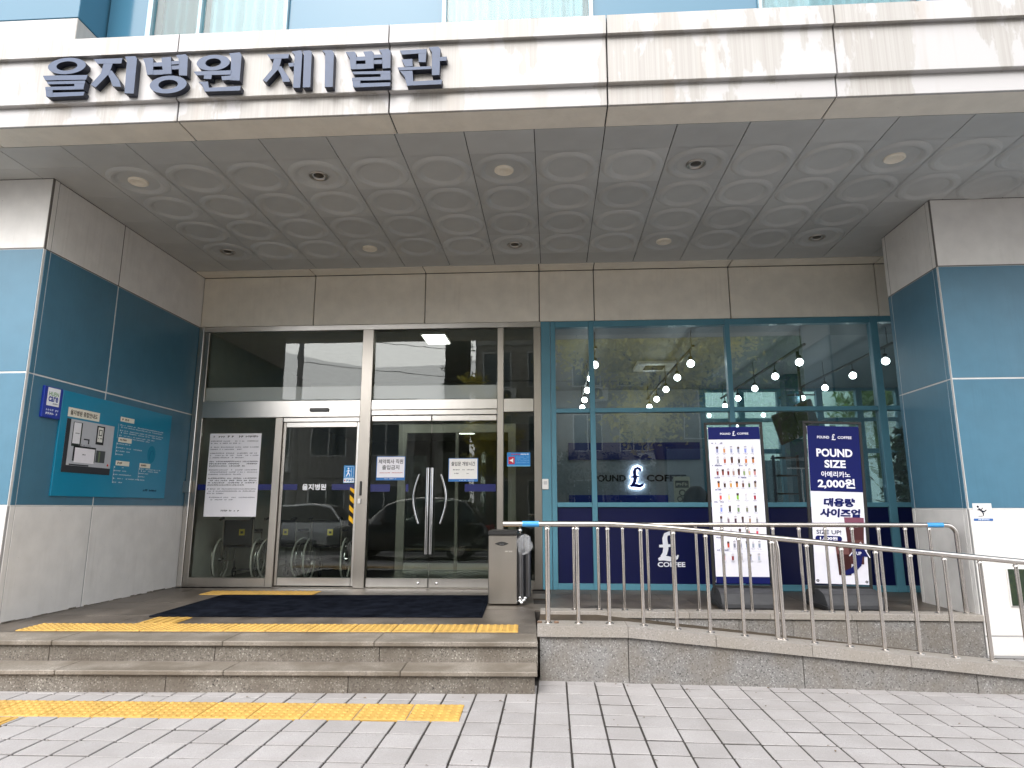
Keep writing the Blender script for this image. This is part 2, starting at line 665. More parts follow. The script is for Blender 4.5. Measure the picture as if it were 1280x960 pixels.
# outlines of the sign strokes on the fascia, metres (x, z)
SIGN = {
 'eul': [('ring',-4.292,5.263,0.177,0.082,0.098,0.047),[(-4.506,5.176),(-4.086,5.164),(-4.096,5.118),(-4.477,5.128)],[(-4.463,5.115),(-4.104,5.11),(-4.103,5.08),(-4.446,5.088)],[(-4.203,5.099),(-4.104,5.098),(-4.11,5.031),(-4.194,5.032)],[(-4.47,5.064),(-4.109,5.058),(-4.109,5.025),(-4.463,5.032)],[(-4.469,5.06),(-4.401,5.057),(-4.39,4.974),(-4.448,4.968)],[(-4.457,5.006),(-4.097,5.001),(-4.104,4.965),(-4.429,4.962)]],
 'ji': [[(-4.048,5.319),(-3.781,5.319),(-3.786,5.265),(-4.01,5.272)],[(-3.949,5.281),(-3.863,5.285),(-3.888,5.169),(-3.997,5.037),(-4.047,5.067),(-3.967,5.172)],[(-3.914,5.187),(-3.869,5.201),(-3.787,5.097),(-3.764,5.033),(-3.842,5.042),(-3.874,5.118)],[(-3.763,5.335),(-3.666,5.335),(-3.648,5.309),(-3.64,4.962),(-3.725,4.97),(-3.739,5.288)]],
 'byeong': [[(-3.593,5.306),(-3.505,5.311),(-3.493,5.285),(-3.482,5.142),(-3.536,5.14),(-3.567,5.255)],[(-3.422,5.307),(-3.334,5.311),(-3.313,5.143),(-3.39,5.143)],[(-3.518,5.261),(-3.379,5.263),(-3.374,5.221),(-3.514,5.222)],[(-3.541,5.187),(-3.317,5.185),(-3.312,5.14),(-3.533,5.139)],[(-3.333,5.269),(-3.256,5.271),(-3.253,5.237),(-3.33,5.235)],[(-3.328,5.224),(-3.251,5.224),(-3.248,5.187),(-3.325,5.187)],[(-3.293,5.329),(-3.204,5.335),(-3.182,5.307),(-3.172,5.12),(-3.245,5.127),(-3.266,5.291)],('ring',-3.336,5.041,0.169,0.087,0.089,0.047)],
 'won': [('ring',-2.941,5.234,0.151,0.078,0.071,0.042),[(-3.114,5.154),(-2.77,5.152),(-2.774,5.11),(-3.08,5.116)],[(-3.012,5.129),(-2.943,5.126),(-2.946,5.074),(-3.015,5.08)],[(-2.857,5.098),(-2.758,5.102),(-2.755,5.06),(-2.846,5.059)],[(-2.807,5.323),(-2.708,5.329),(-2.691,5.298),(-2.689,5.049),(-2.774,5.056),(-2.783,5.269)],[(-3.059,5.052),(-2.975,5.053),(-2.962,4.992),(-2.674,4.996),(-2.678,4.953),(-2.996,4.956),(-3.025,5.023)]],
 'je': [[(-2.459,5.294),(-2.259,5.29),(-2.266,5.246),(-2.427,5.246)],[(-2.393,5.257),(-2.323,5.26),(-2.343,5.15),(-2.446,5.021),(-2.48,5.042),(-2.406,5.145)],[(-2.366,5.166),(-2.324,5.172),(-2.25,5.062),(-2.237,5.016),(-2.3,5.019),(-2.326,5.096)],[(-2.263,5.2),(-2.214,5.202),(-2.212,5.167),(-2.254,5.164)],[(-2.242,5.314),(-2.159,5.323),(-2.144,5.302),(-2.143,4.956),(-2.206,4.959),(-2.212,5.282)],[(-2.141,5.317),(-2.075,5.319),(-2.06,5.298),(-2.054,4.958),(-2.119,4.958),(-2.128,5.278)]],
 'one': [[(-1.967,5.309),(-1.879,5.309),(-1.86,5.281),(-1.854,4.95),(-1.925,4.95),(-1.937,5.277)]],
 'byeol': [[(-1.757,5.284),(-1.68,5.285),(-1.663,5.264),(-1.656,5.111),(-1.704,5.113),(-1.719,5.228)],[(-1.601,5.281),(-1.525,5.283),(-1.508,5.264),(-1.502,5.112),(-1.573,5.112),(-1.578,5.229)],[(-1.668,5.234),(-1.572,5.234),(-1.57,5.194),(-1.666,5.195)],[(-1.706,5.164),(-1.504,5.16),(-1.502,5.112),(-1.697,5.113)],[(-1.51,5.249),(-1.435,5.249),(-1.433,5.215),(-1.509,5.215)],[(-1.508,5.196),(-1.433,5.197),(-1.431,5.157),(-1.507,5.158)],[(-1.464,5.296),(-1.382,5.301),(-1.36,5.28),(-1.357,5.113),(-1.425,5.111),(-1.435,5.253)],[(-1.693,5.093),(-1.356,5.087),(-1.355,5.057),(-1.674,5.067)],[(-1.442,5.085),(-1.356,5.084),(-1.353,5.003),(-1.439,5.004)],[(-1.691,5.037),(-1.354,5.033),(-1.353,5.0),(-1.689,5.007)],[(-1.69,5.033),(-1.618,5.029),(-1.614,4.951),(-1.678,4.951)],[(-1.684,4.981),(-1.352,4.977),(-1.355,4.943),(-1.668,4.942)]],
 'gwan': [[(-1.278,5.276),(-1.045,5.28),(-1.044,5.242),(-1.256,5.234)],[(-1.116,5.279),(-1.043,5.28),(-1.049,5.152),(-1.11,5.157)],[(-1.261,5.189),(-1.166,5.19),(-1.161,5.119),(-1.225,5.117)],[(-1.293,5.114),(-1.001,5.112),(-1.0,5.086),(-1.278,5.084)],[(-1.025,5.299),(-0.944,5.301),(-0.923,5.279),(-0.928,5.026),(-0.992,5.026),(-0.997,5.248)],[(-0.935,5.199),(-0.867,5.201),(-0.869,5.161),(-0.927,5.161)],[(-1.271,5.079),(-1.163,5.078),(-1.153,4.976),(-0.903,4.98),(-0.909,4.938),(-1.206,4.936),(-1.229,5.024)]],
}

# ================================================================ ground, road, pavement
def gz(x):
    return -.0125 * max(0., x)


mb = MB()
mb.box(-400, 400, -400, 400, -.6, -.16)
tag(mb.build('ground', mat('ground_dust', (.16, .15, .14), .95, vary=.2, scale=2)), kind='structure')
mb = MB()
mb.box(-60, 60, -8.2, -1.6, -.3, -.13)
tag(mb.build('road', ASPH), kind='structure')
lines = MB()
for k in range(-9, 10):
    lines.box(k * 3.0 - .75, k * 3.0 + .75, -4.96, -4.84, -.129, -.126)
road_mark = lines.build('lane_marking', mat('road_paint', (.72, .71, .68), .8, vary=.1), bpy.data.objects['road'])
road_mark['kind'] = 'stuff'
mb = MB()
mb.box(-60, 60, -11.2, -8.35, -.3, -.01)
tag(mb.build('far_pavement', mat('far_paving', (.33, .32, .31), .9, vary=.15, scale=8)), kind='structure')
for (y0, y1) in ((-1.6, -1.45), (-8.35, -8.2)):
    mb = MB()
    for k in range(-16, 16):
        mb.box(k * 1.0 + .006, k * 1.0 + .994, y0, y1, -.2, .0 if y0 > -3 else -.005, ch=.01)
    tag(mb.build('kerb', mat('kerb_concrete', (.38, .37, .36), .85, vary=.12)), kind='structure')

mb = MB()
xs = [-12, .3, 12]
v = []
for x in xs:
    v += [(x, -1.45, gz(x) - .0055), (x, 7.3, gz(x) - .0055), (x, -1.45, -.4), (x, 7.3, -.4)]
mb.add(v, [(0, 4, 5, 1), (4, 8, 9, 5), (0, 2, 6, 4), (4, 6, 10, 8)])
pavement = tag(mb.build('pavement', JOINT), kind='structure')

PW, PL = .228, .240
variants = []
for q in range(4):
    m_ = MB()
    m_.box(.006 + .0015 * (q % 2), PW - .0065, .0105, PL - .0105, -.03, 0, ch=.003)
    variants.append(m_.mesh('paving_slab', PAVER))
rest = MB()
rp = random.Random(11)
npav = 0
for k in range(-34, 36):
    x0 = -.135 + PW * k
    off = rp.uniform(-.011, .011)
    for j in range(-16, 20):
        y0 = 2.42 + off + PL * j
        yc, xc = y0 + PL / 2, x0 + PW / 2
        if xc < -.13 and y0 > 5.32:
            continue
        if -.13 < xc < 3.9 and y0 > 5.66:
            continue
        if xc >= 3.9 and y0 > 6.95:
            continue
        z = gz(xc) + rp.uniform(-.0018, .0018)
        tx, ty = rp.uniform(-.005, .005), rp.uniform(-.005, .005)
        vis = 3.74 < yc and -.86 * yc - .1 < xc < .67 * yc + .1
        if vis and npav < 300:
            o = link('paving_slab', variants[rp.randrange(4)], pavement, (x0, y0, z))
            o.rotation_euler = (tx, ty, 0)
            npav += 1
        else:
            rest.box(x0 + .005, x0 + PW - .004, y0 + .002, y0 + PL - .002, z - .03, z)
rs = rest.build('paving_field', PAVER, pavement)
rs['kind'] = 'stuff'

# ---------------------------------------------------------------- tactile tiles (domed and barred), shared meshes
TS = .355


def tactile(dome):
    m_ = MB()
    m_.box(.003, TS - .003, .003, TS - .003, -.012, .004, ch=.003)
    if dome:
        n = 6
        for a in range(n):
            for c in range(n):
                cx, cy = (a + .5) * TS / n, (c + .5) * TS / n
                m_.lathe([(.019, .004), (.012, .0095)], cx, cy, 8, smooth=False)
                m_.add([(cx + .012 * math.cos(6.2832 * i / 8), cy + .012 * math.sin(6.2832 * i / 8), .0095) for i in range(8)], [tuple(range(8))])
    else:
        for a in range(4):
            cx = (a + .5) * TS / 4
            m_.box(cx - .018, cx + .018, .02, TS - .02, .004, .0095, ch=.004)
    return m_.mesh('tactile_tile', YEL)


T_DOME, T_BAR = tactile(True), tactile(False)
t = thing('tactile_strip', 'yellow domed tactile strip laid in the street paving before the steps', 'tactile paving', (-.63, 4.60, .002), R(1.6))
for k in range(18):
    link('tactile_tile', T_DOME, t, (-TS * (k + 1), 0, 0))
t = thing('tactile_strip', 'short yellow tactile branch at the left edge leading away from the steps', 'tactile paving', (-3.58, 4.50, .002), R(1.6))
for k in range(3):
    link('tactile_tile', T_BAR, t, (-TS, -TS * (k + 1), 0))

# ================================================================ steps and platform
STEP_RZ = R(2.5)
PIV = (-.13, 5.53, 0)
steps = thing('entrance_steps', 'two long grey granite steps up to the hospital entrance', 'steps', PIV, STEP_RZ)
ORG[steps.name] = Vector((0, 0, 0))
rs = random.Random(4)


def stones(x_left, x_right, joints, fn):
    e = [x_left] + sorted(joints) + [x_right]
    for a, c in zip(e, e[1:]):
        fn(a + .002, c - .002)


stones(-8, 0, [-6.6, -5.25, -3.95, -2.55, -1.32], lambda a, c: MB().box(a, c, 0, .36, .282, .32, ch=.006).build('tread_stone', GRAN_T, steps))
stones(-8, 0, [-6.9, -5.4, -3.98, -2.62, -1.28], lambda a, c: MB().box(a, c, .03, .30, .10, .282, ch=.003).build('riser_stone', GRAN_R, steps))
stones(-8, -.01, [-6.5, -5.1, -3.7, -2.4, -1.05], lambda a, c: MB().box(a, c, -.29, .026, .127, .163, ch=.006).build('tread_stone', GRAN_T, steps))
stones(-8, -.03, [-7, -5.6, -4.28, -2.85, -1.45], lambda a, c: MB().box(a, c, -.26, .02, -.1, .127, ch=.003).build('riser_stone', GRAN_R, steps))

platform = thing('platform', None, None, PIV, STEP_RZ)
ORG[platform.name] = Vector((0, 0, 0))
platform['kind'] = 'structure'
MB().box(-8, 0.0, .30, 3.7, -.05, .309).build('platform_bed', JOINT, platform)
y = .364
for j in range(7):
    x = 0.0 - (.35 if j % 2 else 0)
    a = -8.0
    xs = [0.0]
    while x > -7.4:
        x -= .9
        xs.append(x)
    xs = sorted(set(xs)) 
    for p, q in zip(xs, xs[1:]):
        if q - p > .05:
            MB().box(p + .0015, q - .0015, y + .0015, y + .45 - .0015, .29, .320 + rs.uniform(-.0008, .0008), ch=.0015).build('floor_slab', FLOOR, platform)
    y += .45
cafe_deck = thing('cafe_platform', None, None)
cafe_deck['kind'] = 'structure'
MB().box(-.35, 4.6, 7.18, 9.1, -.1, .305).build('platform_bed', JOINT, cafe_deck)
for j in range(4):
    for i in range(6):
        x0 = -.34 + i * .8 + (.3 if j % 2 else 0)
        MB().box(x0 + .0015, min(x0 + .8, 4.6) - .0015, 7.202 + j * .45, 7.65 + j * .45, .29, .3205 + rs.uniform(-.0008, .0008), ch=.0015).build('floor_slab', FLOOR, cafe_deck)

# tactile strips and mat on the platform (in the same slightly skewed frame)
M_PL = Matrix.Translation(Vector(PIV)) @ Matrix.Rotation(STEP_RZ, 4, 'Z')


def plat(x, y, z):
    return tuple(M_PL @ Vector((x, y, z)))


t = thing('tactile_strip', 'yellow domed tactile strip along the top edge of the granite steps', 'tactile paving', plat(-.16, .41, .323), STEP_RZ)
for k in range(12):
    link('tactile_tile', T_DOME, t, (-.368 * (k + 1), 0, 0)).scale = (.368 / TS, 1, 1)
t = thing('tactile_strip', 'single yellow tactile tile between the top strip and the navy mat', 'tactile paving', plat(-3.36, .775, .323), STEP_RZ)
link('tactile_tile', T_BAR, t, (-TS, 0, 0))
t = thing('tactile_strip', 'yellow tactile strip in front of the sliding door behind the mat', 'tactile paving', plat(-2.72, 2.83, .323), STEP_RZ)
for k in range(4):
    link('tactile_tile', T_DOME, t, (-TS * (k + 1), 0, 0))

mb = MB()
mb.box(-3.82, -.52, 1.17, 2.76, .321, .333, ch=.004)
mb.box(-3.79, -.55, 1.20, 2.73, .333, .338, ch=.002)
mt = mb.build('door_mat', MATT)
mt.location = PIV
mt.rotation_euler = (0, 0, STEP_RZ)
tag(mt, 'large dark navy carpet mat in front of the entrance doors', 'mat')

# ================================================================ wheelchair ramp
def cz(x):
    return .43 if x < .60 else .43 - .0885 * (x - .60)


rw = thing('ramp_wall', 'low granite wall carrying the front railing, sloping down to the right', 'wall', (-.14, 5.65, 0))
cop = [(-.14, .60), (.60, 1.30), (1.30, 2.05), (2.05, 2.80), (2.80, 3.75), (3.75, 4.9)]
for a, c in cop:
    p = [(a + .002, cz(a) - .085), (c - .002, cz(c) - .085), (c - .002, cz(c)), (a + .002, cz(a))]
    MB().prism(p, 5.63, 5.90).build('coping_stone', GRAN_C, rw)
for a, c in [(-.12, .60), (.60, 1.98), (1.98, 3.30), (3.30, 4.6)]:
    p = [(a + .003, -.15), (c - .003, -.15), (c - .003, cz(c) - .085), (a + .003, cz(a) - .085)]
    MB().prism(p, 5.66, 5.87).build('wall_stone', GRAN_W, rw)

mb = MB()
z0, z1 = .314, -.05
v = [(-.14, 5.88, z0), (.45, 5.88, z0), (4.15, 5.88, z1), (-.14, 7.02, z0), (.45, 7.02, z0), (4.15, 7.02, z1)]
v += [(x, y, -.2) for x, y, _ in v]
mb.add(v, [(0, 1, 4, 3), (1, 2, 5, 4), (0, 6, 7, 1), (1, 7, 8, 2), (2, 8, 11, 5)])
tag(mb.build('ramp', RAMPF), kind='structure')

kw = thing('platform_kerb', 'granite kerb wall between the ramp and the cafe platform', 'wall', (-.14, 7.0, 0))
for a, c in [(-.14, .55), (.55, 1.36), (1.36, 2.16), (2.16, 2.95), (2.95, 3.60), (3.60, 4.21)]:
    MB().box(a + .002, c - .002, 6.98, 7.20, .285, .345, ch=.003).build('coping_stone', GRAN_C, kw)
for a, c in [(-.14, .30), (.30, 1.05), (1.05, 1.85), (1.85, 2.38), (2.38, 3.0), (3.0, 3.55), (3.55, 4.20)]:
    MB().box(a + .002, c - .002, 7.0, 7.16, -.15, .285, ch=.002).build('wall_stone', GRAN_W, kw)

# ================================================================ left wall of the recess
ZB = [.322, 1.40, 2.69, 3.98, 4.752]


def clad_panels(owner, rects, zs, mats, gap=.007):
    """rects: list of (x0,x1,y0,y1) plan boxes; one chamfered panel per rect and storey band"""
    for (x0, x1, y0, y1, ax) in rects:
        for k in range(len(zs) - 1):
            g = gap
            a = (x0 + g, x1 - g, y0, y1) if ax == 'x' else (x0, x1, y0 + g, y1 - g)
            MB().box(*a, zs[k] + (g if k else 0), zs[k + 1] - g, ch=.004).build('panel', mats[k], owner)


lw = thing('side_wall', 'blue and white panelled wall left of the entrance carrying the map board', 'wall', (-5.14, 5.97, 0))
bands = [WHITE, BLUE, BLUE, WHITE]
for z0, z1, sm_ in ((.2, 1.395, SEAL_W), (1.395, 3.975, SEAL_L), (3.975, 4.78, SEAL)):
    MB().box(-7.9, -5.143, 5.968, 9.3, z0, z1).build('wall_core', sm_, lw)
clad_panels(lw, [(-6.45, -5.14, 5.965, 5.995, 'x'), (-7.9, -6.45, 5.965, 5.995, 'x')], ZB, bands)
# returns of the front panels round the corner, then the side panels
for k in range(4):
    MB().box(-5.17, -5.1385, 5.9975, 6.055, ZB[k] + (.006 if k else 0), ZB[k + 1] - .006, ch=.003).build('corner_panel', bands[k], lw)
clad_panels(lw, [(-5.17, -5.14, 6.055, 7.13, 'y'), (-5.17, -5.14, 7.13, 8.99, 'y')], ZB, bands)
dm, nt, b, _ = newmat('base_dirt', .95)
vec = worldpos(nt)
nt.links.new(ramp(nt, noise(nt, vec, 9, 5, .7), [(.3, (.05, .04, .03)), (.7, (.30, .27, .22))]), b.inputs['Base Color'])
mb = MB()
rd = random.Random(8)
yy = 5.97
while yy < 8.9:
    l = rd.uniform(.03, .16)
    if rd.random() < .75:
        h = rd.uniform(.004, .016)
        mb.box(-5.141, -5.141 + rd.uniform(.006, .02), yy, yy + l, .3205, .3205 + h, ch=.0018)
    yy += l
mb.build('dirt_line', dm, lw)['kind'] = 'stuff'

# ================================================================ right pillar
rpil = thing('pillar', 'blue and white panelled pillar standing at the foot of the ramp', 'pillar', (4.22, 7.03, 0))
ZR = [-.04, .14, 1.37, 2.72, 3.97, 4.752]
pb = [WHITE, WHITE, BLUE, BLUE, WHITE]
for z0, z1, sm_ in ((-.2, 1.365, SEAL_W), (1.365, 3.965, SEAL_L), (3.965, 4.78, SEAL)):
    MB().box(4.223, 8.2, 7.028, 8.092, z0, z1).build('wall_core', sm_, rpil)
clad_panels(rpil, [(4.22, 6.1, 7.025, 7.055, 'x'), (6.1, 8.2, 7.025, 7.055, 'x')], ZR, pb)
for k in range(5):
    z0 = ZR[k] + (.006 if k else 0)
    MB().box(4.2185, 4.25, 7.0575, 7.115, z0, ZR[k + 1] - .006, ch=.003).build('corner_panel', pb[k], rpil)
clad_panels(rpil, [(4.22, 4.25, 7.115, 8.03, 'y')], ZR, pb)
for k in range(5):
    MB().box(4.2185, 4.25, 8.033, 8.095, ZR[k] + .006, ZR[k + 1] - .006, ch=.003).build('corner_panel', pb[k], rpil)

# ================================================================ header above doors and shopfront
hw = thing('header_wall', 'row of cream panels above the glass doors and cafe front', 'wall', (-.2, 9.0, 3.98))
HX = [-5.14, -3.45, -1.81, -.16, .62, 2.52, 4.53, 6.6]
MB().box(-5.3, 8.2, 9.0, 9.25, 3.99, 4.78).build('wall_core', SEAL, hw)
for a, c in zip(HX, HX[1:]):
    MB().box(a + .007, c - .007, 8.965, 9.0, 3.985, 4.735, ch=.004).build('panel', CREAM, hw)
    MB().box(a + .007, c - .007, 8.715, 8.962, 4.742, 4.765, ch=.004).build('soffit_panel', CREAM, hw)

# ================================================================ canopy: fascia, soffit, ceiling tiles
cp = thing('canopy', 'white stained canopy with grooved fascia over the hospital entrance', 'canopy', (0, 5.06, 4.75))
FX = [-9.0, -7.09, -5.19, -3.29, -1.385, .508, 2.41, 4.31, 6.21, 8.1]
MB().box(-9, 8.1, 5.09, 5.37, 4.765, 5.52).build('fascia_core', DARKGAP, cp)
for a, c in zip(FX, FX[1:]):
    a2, c2 = a + .006, c - .006
    # lower band with its underside, middle band set back, upper band proud with a sloping drip edge
    MB().box(a2, c2, 5.06, 5.088, 4.752, 4.96, ch=.004).build('fascia_panel', FASC, cp)
    MB().box(a2, c2, 5.0885, 5.385, 4.7535, 4.80, ch=.004).build('soffit_panel', CREAM, cp)
    MB().box(a2, c2, 5.012, 5.088, 4.935, 5.40, ch=.005).build('fascia_panel', FASC, cp)
    MB().prism([(4.968, 5.375), (5.011, 5.38), (5.10, 5.41), (5.12, 5.53), (5.42, 5.56), (5.42, 5.585), (4.995, 5.57), (4.968, 5.55)], a2, c2, 'x').build('fascia_panel', FASC, cp)
    MB().box(a2, c2, 5.42, 6.4, 5.56, 5.60).build('roof_panel', FASC, cp)
MB().box(-9, 8.1, 5.386, 9.1, 4.782, 4.80).build('ceiling_backing', DARKGAP, cp)

TW = .642


def ring_tile(w, l, ringed):
    m_ = MB()
    g0, g1 = .004, .0015
    x0, x1, y0, y1 = g0, w - g0, g1, l - g1
    z = 0.
    if not ringed:
        m_.box(x0, x1, y0, y1, z, .016, ch=.002)
        return m_.mesh('ceiling_tile', CEIL)
    n = 40
    cx, cy = w / 2, l / 2
    hx, hy = (x1 - x0) / 2, (y1 - y0) / 2
    prof = [(.304, z), (.292, z - .011), (.276, z - .020), (.252, z - .024), (.230, z - .018), (.212, z - .006), (.198, z + .002)]
    v, f = [], []
    for i in range(n):
        t = 2 * math.pi * i / n
        c_, s_ = math.cos(t), math.sin(t)
        k = min(hx / abs(c_) if abs(c_) > 1e-6 else 9, hy / abs(s_) if abs(s_) > 1e-6 else 9)
        v.append((cx + k * c_, cy + k * s_, z))
    for (r, zz) in prof:
        for i in range(n):
            t = 2 * math.pi * i / n
            v.append((cx + r * math.cos(t), cy + r * math.sin(t), zz))
    for k in range(len(prof)):
        for i in range(n):
            j = (i + 1) % n
            f.append((k * n + i, (k + 1) * n + i, (k + 1) * n + j, k * n + j))
    e = len(prof) * n
    f.append(tuple(e + i for i in range(n))[::-1])
    m_.add(v, f)
    m_.box(x0, x1, y0, y1, .006, .016)
    return m_.mesh('ceiling_tile', CEIL)


ROWS = [5.388, 5.77, 6.41, 7.05, 7.69, 8.33, 8.712]
tiles = {}
for j in range(6):
    for ringed in (0, 1):
        tiles[j, ringed] = ring_tile(TW, ROWS[j + 1] - ROWS[j], ringed)
for k in range(-12, 13):
    x0 = -.13 + TW * k
    for j in range(6):
        yc = (ROWS[j] + ROWS[j + 1]) / 2
        if x0 + TW < -5.16 and yc > 6.3:
            continue
        if x0 > 4.24 and 7.05 <= yc < 7.9:
            continue
        if x0 < -8.9 or x0 + TW > 8.0:
            continue
        ringed = 1 if (1 <= j <= 4 and x0 > -4.7 and not (x0 > 3.6 and yc > 7.0)) else 0
        link('ceiling_tile', tiles[j, ringed], cp, Vector((x0, ROWS[j], 4.752)) - ORG[cp.name])

# ---------------------------------------------------------------- downlights
cols = [-4.31, -2.375, -.455, 1.465, 3.385]
ordn = ['leftmost', 'second from the left', 'middle', 'second from the right', 'rightmost']


def lamp_mesh(kind):
    h, l_ = MB(), MB()
    if kind:     # covered cream disc
        h.lathe([(.098, .012), (.098, -.006), (.088, -.014), (.078, -.014), (.074, -.008)], n=28)
        l_.lathe([(.074, -.008), (.05, -.012), (.045, -.006), (.0, -.006)], n=28)
    else:        # open recessed can, lamp off
        h.lathe([(.098, .012), (.098, -.005), (.088, -.010), (.076, -.006), (.070, .0), (.066, .008), (.064, .012)], n=28)
        l_.lathe([(.060, .011), (.045, .002), (.03, -.002), (.0, -.003)], n=20)
    return h, l_


meshes = {}
for kind in (0, 1):
    h, l_ = lamp_mesh(kind)
    meshes[kind] = (h.mesh('trim', CREAMP if kind else STEEL_D), l_.mesh('lens', CREAMP if kind else mat('lamp_reflector', (.10, .09, .075), .35, .6, vary=.3, scale=30)))
for row, (yy, front) in enumerate(((6.09, 'front'), (8.01, 'back'))):
    for i, x in enumerate(cols):
        kind = (i + row + 1) % 2
        t = thing('downlight', '%s round ceiling downlight, %s of the %s row' % ('cream covered' if kind else 'dark recessed', ordn[i], front),
                  'downlight', (x, yy, 4.7475), 0, 'canopy downlights')
        link('trim', meshes[kind][0], t)
        link('lens', meshes[kind][1], t)

# ================================================================ storey above the canopy
uw = thing('upper_storey', 'blue glazed storey with curtained windows above the canopy', 'wall', (0, 6.4, 5.6))
GLASS_U = mat('blue_spandrel_glass', (.048, .145, .22), .12, vary=.03, scale=.6, spec=.35)
MB().box(-9, 8.1, 6.75, 6.9, 5.6, 10.5).build('wall_core', PLASTER, uw)
# columns of glazing: (x0, x1, kind)
ups = [(-5.12, -4.64, 'b'), (-4.58, -4.03, 'b'), (-3.97, -3.00, 'c'), (-2.96, -1.20, 'b2'), (-1.14, .46, 'b'), (.52, 1.50, 'p'), (1.54, 2.30, 'p'), (2.34, 4.0, 'b'), (4.06, 5.9, 'b'), (5.96, 8.0, 'b')]
ups = [(-5.12, -4.63, 'b'), (-4.57, -4.02, 'c'), (-3.98, -3.00, 'c'), (-2.96, -1.18, 'b'), (-1.13, .46, 'c2'), (.51, 2.3, 'b'), (2.34, 4.0, 'c2'), (4.06, 5.9, 'b'), (5.96, 8.0, 'b')]
GLASS_W = glass('window_glass', (.84, .95, .97), 1.5)
MB().box(-9, 8.6, 6.9, 14.95, 4.85, 5.2).build('floor_slab', PLASTER, uw)
MB().box(-9, 0, 14.95, 17.2, 4.85, 5.2).build('floor_slab', PLASTER, uw)
MB().box(-9, 8.1, 5.45, 6.9, 5.0, 5.2).build('floor_slab', PLASTER, uw)
for (a, c, k) in ups:
    for z0 in (5.66, 8.1):
        if k == 'b':
            MB().box(a, c, 6.40, 6.43, z0, z0 + 2.36, ch=.004).build('glass_panel', GLASS_U, uw)
        else:
            MB().box(a, c, 6.40, 6.41, z0, z0 + 2.36).build('pane', GLASS_W, uw)
            m_ = MB()
            n = int((c - a) / .018)
            v = []
            for i in range(n + 1):
                x = a + (c - a) * i / n
                yv = 6.54 + .045 * math.sin(i * .95) + .02 * math.sin(i * .53 + a)
                v += [(x, yv, z0), (x, yv, z0 + 2.36)]
            m_.add(v, [(2 * i, 2 * i + 2, 2 * i + 3, 2 * i + 1) for i in range(n)], 0, True)
            m_.build('curtain', mat('green_curtain', (.03, .075, .075), .9) if a < -4.3 else mat('pale_curtain', (.24, .32, .33), .9), uw)
for i in range(len(ups) - 1):
    MB().box(ups[i][1] + .002, ups[i + 1][0] - .002, 6.36, 6.44, 5.64, 10.5).build('mullion', mat('mullion_paint', rgb('9db7c0'), .4), uw)
MB().box(-5.12, 8.1, 6.362, 6.44, 8.03, 8.09).build('transom', mat('mullion_paint', rgb('9db7c0'), .4), uw)
# the bay on the left, flush with the side wall below
bay = thing('upper_bay', 'white sill and blue panels of the upper bay at the left edge', 'wall', (-5.14, 5.97, 5.65))
MB().box(-9, -5.13, 5.97, 6.72, 5.652, 6.655, ch=.006).build('sill_panel', FASC, bay)
MB().box(-9, -6.6, 5.985, 6.70, 6.675, 10.5, ch=.006).build('glass_panel', GLASS_U, bay)
MB().box(-6.58, -5.14, 5.985, 6.70, 6.675, 10.5, ch=.006).build('glass_panel', GLASS_U, bay)

# ================================================================ raised sign letters on the fascia
sg = thing('sign_lettering', 'raised slate blue Korean sign letters on the white canopy fascia', 'sign', (-2.5, 5.06, 5.2))
SIGN_Y0, SIGN_Y1 = 4.948, 5.016
for key, strokes in SIGN.items():
    m_ = MB()
    for q, st in enumerate(strokes):
        y0 = SIGN_Y0 + .0009 * q
        y1 = SIGN_Y1 - .0004 * q
        if st[0] == 'ring':
            m_.ring(*st[1:], y0, y1, 0, 1)
        else:
            m_.prism(st[::-1], y0, y1, 'y', 0, 1)
    m_.build('letter', [LETTER, LETTER_S], sg)

# ================================================================ entrance glazing
eg = thing('entrance_glazing', 'stainless steel framed glass front of the hospital entrance', 'glazing', (-2.65, 9.0, .32))
YF, YK = 8.945, 9.06


def bar(owner, name, x0, x1, z0, z1, m, y0=YF, y1=YK, ch=.004):
    return MB().box(x0, x1, y0, y1, z0, z1, ch=ch).build(name, m, owner)


def pane(owner, x0, x1, z0, z1, m, y=9.0):
    return MB().box(x0, x1, y - .005, y + .005, z0, z1).build('pane', m, owner)


bar(eg, 'post', -5.135, -5.065, .321, 3.98, STEEL)
bar(eg, 'post', -5.062, -4.985, .321, 3.90, STEEL_D, 8.965)
bar(eg, 'post', -2.69, -2.535, .321, 3.90, STEEL_D, 8.93)
bar(eg, 'post', -.755, -.668, .321, 3.90, STEEL_D)
bar(eg, 'post', -.245, -.143, .321, 3.90, STEEL_D, 8.94)
bar(eg, 'head_rail', -5.06, -.143, 3.903, 3.978, STEEL)
bar(eg, 'sidelight_post', -3.90, -3.80, .321, 2.635, STEEL_D)
bar(eg, 'transom', -4.983, -2.692, 2.64, 2.875, STEEL)
bar(eg, 'transom', -2.532, -.757, 2.735, 2.875, STEEL)
bar(eg, 'transom', -2.532, -.757, 2.66, 2.730, STEEL, 8.957)
bar(eg, 'transom', -.665, -.247, 2.69, 2.875, STEEL)
bar(eg, 'bottom_rail', -4.983, -3.902, .321, .445, STEEL_D)
bar(eg, 'bottom_rail', -.665, -.247, .321, .43, STEEL_D)
bar(eg, 'threshold', -3.798, -.757, .3212, .331, STEEL_D, 8.93, 9.08, .002)
FZ = 3.085
for a, c in ((-4.985, -2.69), (-2.535, -.755)):
    pane(eg, a + .002, c - .002, FZ, 3.90, GLASS)
    pane(eg, a + .002, c - .002, 2.876, FZ, GLASS_F)
pane(eg, -.666, -.246, 2.876, 3.90, GLASS)
pane(eg, -.666, -.246, .43, 2.69, GLASS)
pane(eg, -4.984, -3.901, .445, 2.639, GLASS_S)
